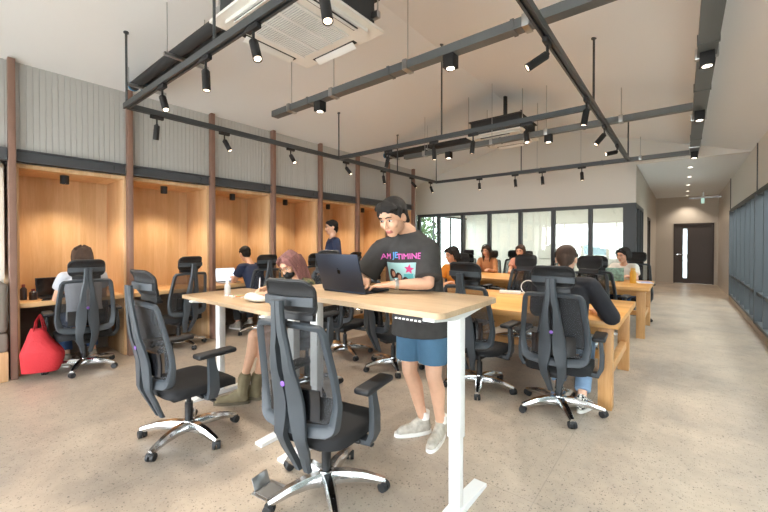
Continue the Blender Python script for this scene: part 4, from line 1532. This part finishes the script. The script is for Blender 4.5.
    for s in 'RL':
        hip, kn, an = g['hip'+s], g['kn'+s], g['an'+s]
        if pl <= 1:
            sleeve(b, [hip, hip.lerp(kn, pl*.5), hip.lerp(kn, pl)], [.100*thin+.004, .096*thin+.008, .084*thin+.016])
            b.hull(sph_pts(hip, .098*thin+.004))
        else:
            sleeve(b, [hip, kn, kn.lerp(an, pl-1)], [.100*thin, .068*thin+.004, .05*thin+.012])
            b.hull(sph_pts(hip, .098*thin)); b.hull(sph_pts(kn, .067*thin+.004))
    link('shorts' if pl <= 1 else 'trousers', remeshed(b, .0085, 3, 'person_bottoms'), cloth['bottom'], t)
    # shoes
    for s in 'RL':
        an, toe = g['an'+s], g['to'+s]
        d = V((toe.x-an.x, toe.y-an.y, 0)).normalized(); sd = V((-d.y, d.x, 0))
        heel = V((an.x, an.y, 0))-d*.055
        zb_ = min(toe.z, an.z)-.035
        b = MB()
        L_ = (V((toe.x, toe.y, 0))-heel).length+.045
        tall = cloth.get('boot', 0)
        P = lambda l, x, z: heel+d*l+sd*x+V((0, 0, max(zb_, 0)+z))
        b.hull(sph_pts(P(.035, 0, .05), .036)+sph_pts(P(.05, 0, .085), .037)+sph_pts(P(L_*.5, 0, .048), .040)+sph_pts(P(L_*.5, .008, .040), .036))
        b.hull(sph_pts(P(L_*.5, 0, .048), .040)+sph_pts(P(L_-.065, 0, .036), .038)+sph_pts(P(L_-.04, .008, .032), .030))
        b.hull(sph_pts(P(.045, 0, .07), .040)+sph_pts(P(.05, 0, .108), .040)+sph_pts(P(L_*.46, 0, .075), .030))
        if tall:
            cap(b, P(.055, 0, .085), .047, an+(kn_ := (g['kn'+s]-an)).normalized()*tall, .056)
        so = link('boot' if tall else 'shoe', remeshed(b, .006, 2, 'shoe_upper'), cloth['shoe'], t)
        b = MB()
        poly = []
        for i in range(24):
            a = 2*PI*i/24
            l = L_/2+math.cos(a)*(L_/2+.004)
            x = math.sin(a)*(.042+.006*math.cos(a))*(abs(math.sin(a))**-.25 if abs(math.sin(a)) > .1 else 1.2)
            poly.append((l, x))
        b.prism(poly, lambda p, q, t_: P(p, q, t_), .0, .026)
        b.build('sole', cloth.get('sole', M['whitep']), so)
        if cloth.get('laces'):
            b = MB()
            for q in range(4):
                l = L_*.42+q*.022
                b.tube([P(l, -.022, .083-q*.006), P(l+.004, 0, .092-q*.006), P(l, .022, .083-q*.006)], .004, 6)
            b.build('laces', M['cassgrey'], so)
        if cloth.get('sock'):
            b = MB(); b.hull(disc(an+V((0, 0, .02)), V((0, 0, 1)), .041)+disc(an+V((0, 0, .075)), V((0, 0, 1)), .042)); b.build('sock', cloth['sock'], t)
    F = Fig(); F.root, F.shirt, F.H, F.Rm, F.r, F.f, F.u, F.g, F.bs, F.bf, F.spine, F.ch = t, shirt, H, Rm, r, f, u, g, bs, bf, spine, ch
    return F

def cloth_mat(n, c, rough=.85, var=.06):
    return mat(n, c, rough, bump=.7, bscale=8, var=var, vscale=14)
C_ = {
 'charcoal': cloth_mat('washed_black_cotton', '#3d3b3a', .9, .14), 'blue_shorts': cloth_mat('blue_shorts', '#466a85'),
 'navy': cloth_mat('navy_cotton', '#28324d'), 'black': cloth_mat('black_knit', '#1c1c22'), 'jeans': cloth_mat('pale_jeans', '#7d98b5', .9, .12),
 'dkjeans': cloth_mat('dark_jeans', '#37517a'), 'orange': cloth_mat('orange_cotton', '#d98a2e'), 'tan': cloth_mat('tan_knit', '#b98157'),
 'cream': cloth_mat('white_blouse', '#e4e0d8'), 'grey': cloth_mat('pale_grey_tee', '#b9bbc2'), 'dark': cloth_mat('dark_trousers', '#26272b'),
 'pinky': cloth_mat('peach_top', '#c98f7a'), 'shoew': mat('white_sneaker', '#b3aca0', .7, var=.22, vscale=28), 'olive': cloth_mat('olive_suede', '#73684f', .8, .15)}
def camo():
    m = mat('camouflage_cotton', '#4b4a35', .85)
    nt = m.node_tree
    tc = nt.nodes.new('ShaderNodeTexCoord'); n = nt.nodes.new('ShaderNodeTexNoise'); n.inputs['Scale'].default_value = 17; n.inputs['Detail'].default_value = 1
    rp = nt.nodes.new('ShaderNodeValToRGB'); rp.color_ramp.interpolation = 'CONSTANT'
    e = rp.color_ramp.elements; e[0].position = 0; e[0].color = (*hexc('#23241c'), 1); e[1].position = .42; e[1].color = (*hexc('#4f5638'), 1)
    for p, c in ((.52, '#7c6a48'), (.60, '#2f3324')):
        x = e.new(p); x.color = (*hexc(c), 1)
    nt.links.new(tc.outputs['Object'], n.inputs['Vector']); nt.links.new(n.outputs['Fac'], rp.inputs[0]); nt.links.new(rp.outputs[0], nt.nodes['Principled BSDF'].inputs['Base Color'])
    return m
C_['camo'] = camo()

# the man standing at the raised desk
bx, by = -1.44, 2.25
def L0(d):
    return {k: (V(v)-V((bx, by, 0)) if k not in ('face', 'up', 'front') and not k.startswith('h') or k in ('head', 'hipR', 'hipL') else V(v)) if not isinstance(v, (int, float)) else v for k, v in d.items()}
man = person('man in charcoal graphic T-shirt and blue shorts standing and typing at the raised desk', (bx, by, 0), 0, L0(dict(
    head=(-1.482, 1.935, 1.565), face=(.04, -.88, -.42), up=(.0, -.40, .92), neck=(-1.455, 2.075, 1.475), front=(-.25, -1, 0),
    pelvis=(-1.455, 2.235, .90), shR=(-1.655, 2.035, 1.355), shL=(-1.335, 2.13, 1.36),
    elR=(-1.745, 1.935, 1.145), elL=(-1.265, 2.03, 1.14), wrR=(-1.665, 1.895, 1.138), wrL=(-1.435, 1.865, 1.135),
    hdR=(.05, -.9, -.10), hdL=(-.85, -.45, -.04), hnR=(0, .1, 1), hnL=(.1, 0, 1), curl=.55,
    hipR=(-1.545, 2.235, .86), hipL=(-1.365, 2.25, .86), knR=(-1.535, 2.205, .475), knL=(-1.345, 2.225, .475),
    anR=(-1.475, 2.305, .09), anL=(-1.345, 2.33, .09), toR=(-1.585, 2.165, .035), toL=(-1.315, 2.145, .035))),
    dict(shirt=C_['charcoal'], bottom=C_['blue_shorts'], loose=.028, hem=-.02, collar=.005, drop=.15, sleeve=.86, legs=.78, shoe=C_['shoew'], laces=True, sock=M['whitep']), ('short', HB), vox=.0052, hk=1.04)
# the print on his shirt follows the cloth
bvh = BVHTree.FromPolygons([v.co.copy() for v in man.shirt.data.vertices], [tuple(p.vertices) for p in man.shirt.data.polygons])
pf = V((.27, -.95, -.14)).normalized(); pu = V((.02, -.25, .95)); pu = (pu-pf*pu.dot(pf)).normalized(); pr = pu.cross(pf).normalized()
if pr.x < 0:
    pr = -pr
porg = man.ch-man.spine*.035-pr*.045
def onshirt(x, y, off):
    o = porg+pr*x+pu*y+pf*.5
    h = bvh.ray_cast(o, -pf)
    return (h[0] if h[0] is not None else o-pf*.4)+pf*off
def pmat(n, c):
    return mat(n, c, .7)
def decal_poly(b, poly, off, n=7):
    cx_ = sum(p[0] for p in poly)/len(poly); cy_ = sum(p[1] for p in poly)/len(poly)
    rings_ = []
    for k in range(n, 0, -1):
        rings_.append([b.bm.verts.new(onshirt(cx_+(x-cx_)*k/n, cy_+(y-cy_)*k/n, off)) for x, y in poly])
    cv = b.bm.verts.new(onshirt(cx_, cy_, off))
    m_ = len(poly)
    for A, B in zip(rings_, rings_[1:]):
        for i in range(m_):
            f_ = b.bm.faces.new((A[i], A[(i+1) % m_], B[(i+1) % m_], B[i])); f_.material_index = b.mi
    for i in range(m_):
        f_ = b.bm.faces.new((rings_[-1][i], rings_[-1][(i+1) % m_], cv)); f_.material_index = b.mi
b = MB()
for mi, (tx, dx, sz, dy) in enumerate((('AM', -.108, .052, .0), ('JE', -.032, .056, .010), ('TIMINE', .065, .052, 0))):
    b.mi = 1 if tx == 'JE' else 0
    vs, fs = text_shape(tx, sz)
    for w_ in (0, .0011, -.0011):
        bv = [b.bm.verts.new(onshirt(dx+x*1.02+w_, .085+dy+y+w_, .005)) for x, y in vs]
        for f_ in fs:
            q = b.bm.faces.new([bv[i] for i in f_]); q.material_index = b.mi
b.build('shirt_lettering', [pmat('print_pink', '#e56cc0'), pmat('print_blue', '#5fa3e0')], man.shirt, smooth=False)
b = MB()
def quad(x0, y0, x1, y1, m_=6):
    p = [(x0+(x1-x0)*k/m_, y0) for k in range(m_)]+[(x1, y0+(y1-y0)*k/m_) for k in range(m_)]+[(x1-(x1-x0)*k/m_, y1) for k in range(m_)]+[(x0, y1-(y1-y0)*k/m_) for k in range(m_)]
    return p
def ell(x, y, a, c, m_=14):
    return [(x+a*math.cos(2*PI*k/m_), y+c*math.sin(2*PI*k/m_)) for k in range(m_)]
b.mi = 0; decal_poly(b, quad(-.115, -.12, .115, .045), .0035)
b.mi = 1; decal_poly(b, quad(.02, -.12, .112, -.03), .0045)
for x, y, s in ((-.065, -.028, 1), (-.018, -.052, 1), (.030, -.078, .9)):
    b.mi = 2; decal_poly(b, ell(x-.003, y-.006, .027*s, .038*s), .0055, 4)
    b.mi = 3; decal_poly(b, ell(x+.004, y-.004, .014*s, .021*s), .0065, 3)
b.mi = 4
decal_poly(b, [(.062+(.036 if k % 2 == 0 else .016)*math.sin(k*PI/5+.2), .002+(.036 if k % 2 == 0 else .016)*math.cos(k*PI/5+.2)) for k in range(10)], .0075, 4)
b.build('shirt_picture', [pmat('print_sea', '#a9d3d3'), pmat('print_teal', '#5fb3b5'), pmat('print_dark', '#3c2420'), pmat('print_face', '#c98f73'), pmat('print_star', '#d8437f')], man.shirt, smooth=False)
# watch on his left wrist
wp = man.g['wrL']; wd = (man.g['wrL']-man.g['elL']).normalized()
b = MB(); b.tube([wp-wd*.03+q for q in [V((0, 0, 0))-wd*.011, wd*.011]], .0335, 20); b.build('watch_strap', M['steel'], man.root)
b = MB(); b.cone(wp-wd*.03+V((0, -.006, .030)), .017, wp-wd*.03+V((0, -.008, .040)), .016, 18); b.build('watch_case', M['chrome'], man.root)

# the woman writing at the lower desk
bx, by = -2.80, 2.25
woman = person('seated woman with long mauve hair and black mask writing at the lower desk', (bx, by, 0), 0, L0(dict(
    head=(-2.79, 2.10, 1.195), face=(.10, -.86, -.52), up=(0, -.50, .86), neck=(-2.785, 2.20, 1.075), front=(-.2, -1, 0),
    pelvis=(-2.80, 2.29, .64), shR=(-2.945, 2.16, 1.02), shL=(-2.635, 2.19, 1.02),
    elR=(-3.00, 2.02, .975), elL=(-2.58, 2.03, .975), wrR=(-2.86, 1.90, 1.0), wrL=(-2.69, 1.84, .975),
    hdR=(.15, -.9, 0), hdL=(-.6, -.7, 0), hnR=(-.5, 0, .8), hnL=(.3, 0, 1), curl=.9,
    hipR=(-2.88, 2.24, .62), hipL=(-2.71, 2.24, .62), knR=(-2.90, 1.80, .60), knL=(-2.82, 1.86, .56),
    anR=(-2.985, 1.74, .13), anL=(-2.97, 1.86, .12), toR=(-3.12, 1.60, .035), toL=(-3.16, 1.80, .035))),
    dict(shirt=C_['camo'], bottom=C_['dark'], loose=.02, hem=-.03, sleeve=1.5, legs=.45, shoe=C_['olive'], sole=mat('olive_rubber', '#5a5140', .8), boot=.10, lips=False), ('long', HPK), hk=.97, thin=.88)
b = MB()
H = woman.H
b.ball(H(0, .056, -.055), (.058, .052, .046), rot=woman.Rm, seg=24)
cap(b, H(0, .075, -.02), .016, H(0, .07, -.075), .03)
mk = link('face_mask', remeshed(b, .005, 2, 'mask_cloth'), mat('black_mask', '#17181a', .8), woman.root)
b = MB()
for s in (-1, 1):
    b.tube([H(s*.052, .05, -.045), H(s*.079, .0, -.01)], .002, 6)
b.build('ear_loop', M['black'], mk)
b = MB()
for s in (-1, 1):
    b.tube([H(s*.031+.024*math.cos(a), .098, .006+.020*math.sin(a)) for a in [2*PI*k/16 for k in range(16)]], .0016, 6, closed=True)
    b.tube([H(s*.055, .096, .008), H(s*.079, -.0, .012)], .0014, 6)
b.tube([H(-.008, .1, .010), H(.008, .1, .010)], .0015, 6)
b.build('glasses', mat('thin_gold_frame', '#a98a5a', .3, .8), woman.root)
pw = woman.g['wrR']+V((.03, -.085, .0))
t = thing('stylus', 'white pen held by the masked woman', 'pen', (bx+pw.x, by+pw.y, pw.z))
b = MB(); b.tube([(.012, -.022, -.032), (.008, -.012, -.02), (-.045, .03, .085)], [.001, .0045, .0045], 8); b.build('barrel', M['white'], t)
b = MB(); b.tube([(-.043, .028, .08), (-.049, .033, .095)], .005, 8); b.build('end_cap', M['cassgrey'], t)

def seated(s=.46, lean=.06, look=(0, 1, -.35), reach=.42, deskz=.77, spread=.17, wide=1.0, turn=0., feet=.0, hx=0.):
    """facing +y on a seat of height s"""
    sh = .17*wide
    return dict(head=(hx, .02+lean*1.9, s+.76), face=look, up=(0, .25 if look[2] < -.2 else .05, 1), neck=(0, lean*1.15-.01, s+.60), front=(0, 1, 0),
        pelvis=(0, -.06, s+.10), shR=(sh, lean*1.0-.01, s+.555), shL=(-sh, lean*1.0-.01, s+.555),
        elR=(sh+.055, lean+.12, max(s+.30, deskz-.02)), elL=(-sh-.055, lean+.12, max(s+.30, deskz-.02)),
        wrR=(spread*.6, reach-.05, deskz+.045), wrL=(-spread*.6, reach-.05, deskz+.045), hdR=(-.15, 1, -.05), hdL=(.15, 1, -.05),
        hipR=(.085, -.03, s+.09), hipL=(-.085, -.03, s+.09), knR=(.12, .38, s+.055), knL=(-.12, .38, s+.055),
        anR=(.12, .36+feet, .09), anL=(-.12, .34+feet, .09), toR=(.14, .51+feet, .035), toL=(-.14, .49+feet, .035), curl=.7)
# man in black at the first oak table
J = seated(.49, .07, (.0, 1, -.45), .50, .77, .2, 1.12, hx=.0)
J['elR'] = (.34, .14, .79); J['wrR'] = (.20, .40, .795)
J['anR'] = (.14, .02, .10); J['toR'] = (.18, .17, .04); J['knR'] = (.14, .36, .50); J['anL'] = (-.05, .16, .10); J['toL'] = (-.07, .31, .04)
chk = mat('checked_canvas', '#e2ded6', .7)
nt = chk.node_tree; ck = nt.nodes.new('ShaderNodeTexChecker'); ck.inputs['Scale'].default_value = 55
ck.inputs['Color1'].default_value = (*hexc('#e6e2da'), 1); ck.inputs['Color2'].default_value = (*hexc('#22201f'), 1)
tcn = nt.nodes.new('ShaderNodeTexCoord'); nt.links.new(tcn.outputs['Object'], ck.inputs['Vector']); nt.links.new(ck.outputs['Color'], nt.nodes['Principled BSDF'].inputs['Base Color'])
person('man in black long-sleeved top and pale jeans seen from behind at the first oak table', (-.78, 3.38, 0), 4, J, dict(shirt=C_['black'], bottom=C_['jeans'], sleeve=1.55, loose=.028, hem=-.05, legs=1.85, shoe=chk), ('crop', HBR), vox=.0065)
# booth 1 girl
person('girl with a dark bob in a pale grey top seated in booth number 1', (-5.23, 1.13, 0), 88, seated(.47, .05, (0, 1, -.3), .48, .80, .2, .95, feet=-.14), dict(shirt=C_['grey'], bottom=C_['dkjeans'], sleeve=.5, legs=1.8, shoe=C_['shoew']), ('bob', HBR), thin=.9, vox=.0075)
# booth 3 boy
person('boy with black hair in a navy T-shirt at the laptop in booth number 3', (-5.28, 3.33, 0), 92, seated(.46, .16, (.1, 1, -.3), .52, .80, .22, 1.0), dict(shirt=C_['navy'], bottom=C_['dark'], sleeve=.55, legs=1.85, shoe=C_['shoew']), ('crop', HB), thin=.95, vox=.0075)
# standing man by the booths
st = dict(head=(0, .03, 1.655), face=(0, 1, -.12), up=(0, .1, 1), neck=(0, -.0, 1.49), front=(0, 1, 0), pelvis=(0, 0, .98), shR=(.19, -.01, 1.43), shL=(-.19, -.01, 1.43),
    elR=(.25, -.03, 1.15), elL=(-.25, -.03, 1.15), wrR=(.24, .12, .95), wrL=(-.24, .12, .95), hipR=(.09, 0, .93), hipL=(-.09, 0, .93), knR=(.10, .05, .51), knL=(-.10, -.02, .51),
    anR=(.11, .02, .09), anL=(-.10, -.12, .09), toR=(.13, .16, .035), toL=(-.12, .02, .035), hnR=(1, 0, .1), hnL=(-1, 0, .1), curl=.5)
person('man in a dark navy sweater standing in front of the booths', (-4.52, 4.27, 0), 150, st, dict(shirt=C_['navy'], bottom=C_['dark'], sleeve=1.85, loose=.016, hem=-.07, legs=1.9, shoe=M['blackmat']), ('crop', HB), vox=.0075)
# person in orange
person('person in an orange top with dark hair leaning over the first oak table', (-2.80, 5.34, 0), 176, seated(.45, .08, (.25, 1, -.3), .42, .77, .2, .92), dict(shirt=C_['orange'], bottom=C_['dark'], sleeve=.6, legs=1.8, shoe=C_['shoew']), ('bob', HB), thin=.88, skin=SKIN2, vox=.008)
# far table
tan = person('woman in a tan top with headphones and long brown hair at the second oak table', (-3.42, 8.02, 0), 188, seated(.46, .08, (.15, 1, -.2), .42, .79, .18, .93), dict(shirt=C_['tan'], bottom=C_['dark'], sleeve=1.4, legs=1.8, shoe=C_['shoew']), ('long', HBR), thin=.88, skin=SKIN2, vox=.008)
b = MB(); H = tan.H
b.tube([H(.105*math.cos(a), -.015, .035+.115*math.sin(a)) for a in [PI*k/14 for k in range(15)]], .010, 8)
pads = []
for s in (-1, 1):
    pads.append((H(s*.085, -.01, .0), H(s*.115, -.01, .0)))
hp = thing('headphones', 'dark headphones worn by the woman in tan', 'headphones', tan.root.location[:], R(188))
b.build('headband', M['black'], hp)
for p, q in pads:
    b = MB(); b.cone(p, .038, q, .034, 16); b.build('ear_pad', M['blackmat'], hp)
person('girl with tied-back hair in a peach top at the second oak table', (-2.68, 8.05, 0), 184, seated(.47, .07, (0, 1, -.2), .42, .79, .18, .92), dict(shirt=C_['pinky'], bottom=C_['dark'], sleeve=.5, legs=1.8, shoe=C_['shoew']), ('tail', HBR), thin=.86, vox=.008)
person('dark-haired woman in a white blouse at the right end of the second oak table', (-.80, 8.0, 0), 170, seated(.42, .09, (.25, 1, -.25), .44, .79, .2, .97), dict(shirt=C_['cream'], bottom=C_['dkjeans'], sleeve=.6, legs=1.8, shoe=C_['shoew']), ('bob', HB), thin=.92, vox=.008, hk=1.04)
# ------------------------------------------------------------------ outdoors, light
b = MB(); b.span((-40, -30, -.3), (40, 50, -.13)); struct(b.build('ground', M['pave']))
t = thing('added_screen_wall', 'added grey screen wall dimming the right-hand windows from outside', 'wall', (2.9, 0, -.13))  # added wall that darkens the view and daylight through the right windows
b = MB(); b.span((0, -4, 0), (.15, 17, 2.9)); b.build('wall_face', mat('grey_render', '#8b8c88', .9, var=.05, vscale=2), t)
b = MB(); b.span((-.03, -4, 2.9), (.18, 17, 2.96)); b.build('coping', M['pave'], t)
t = thing('neighbour_house', 'white neighbouring house with flat canopy seen through the meeting room window', 'building', (-1.2, 19, -.13), 0)
b = MB(); b.span((-6, 0, 0), (4.5, 4, 5.5)); b.build('wall', M['facade'], t)
for x in (-1.9, .2, 2.0):
    b = MB(); b.span((x-.5, -.03, 1.0), (x+.5, .02, 2.0)); b.build('window', mat('far_window', '#7d8b93', .25), t)
b = MB(); b.span((-6, -.8, 2.6), (4.5, 0, 2.75)); b.build('canopy', M['whitep'], t)
def tree(label, x, y, h_, r_, sd):
    t = thing('leafy_tree', label, 'tree', (x, y, -.13), 0, 'trees outside the meeting room')
    b = MB(); b.tube([(0, 0, 0), (.05, .02, h_*.4), (0, 0, h_*.75)], [.09, .06, .03], 8); b.build('trunk', mat('bark', '#6b5a48', .9), t)
    rnd = random.Random(sd)
    b = MB()
    for k in range(1500):
        u = V((rnd.gauss(0, 1), rnd.gauss(0, 1), rnd.gauss(0, 1))).normalized()*(rnd.random()**.4)
        c = V((u.x*r_, u.y*r_, h_*.55+u.z*h_*.45))
        q = V((rnd.gauss(0, 1), rnd.gauss(0, 1), rnd.gauss(0, 1))).normalized()
        s_ = q.cross(V((0, 0, 1))).normalized()*.07; w_ = q*.12
        vs = [b.bm.verts.new(c+p) for p in (-w_, s_, w_, -s_)]
        b.bm.faces.new(vs)
    b.build('foliage', M['green'], t, smooth=False)
tree('leafy green tree outside, left of the two behind the meeting room', -8.6, 10.6, 3.2, .9, 1)
tree('leafy green tree outside, right of the two behind the meeting room', -8.8, 13.2, 3.0, 1.0, 2)
w = bpy.data.worlds.new('World'); sc.world = w; w.use_nodes = True
w.node_tree.nodes['Background'].inputs[0].default_value = (.89, .95, 1, 1)
w.node_tree.nodes['Background'].inputs[1].default_value = 10.0
sc.view_settings.view_transform = 'Standard'
sc.view_settings.look = 'None'
sc.view_settings.exposure = .55
sc.view_settings.gamma = 1
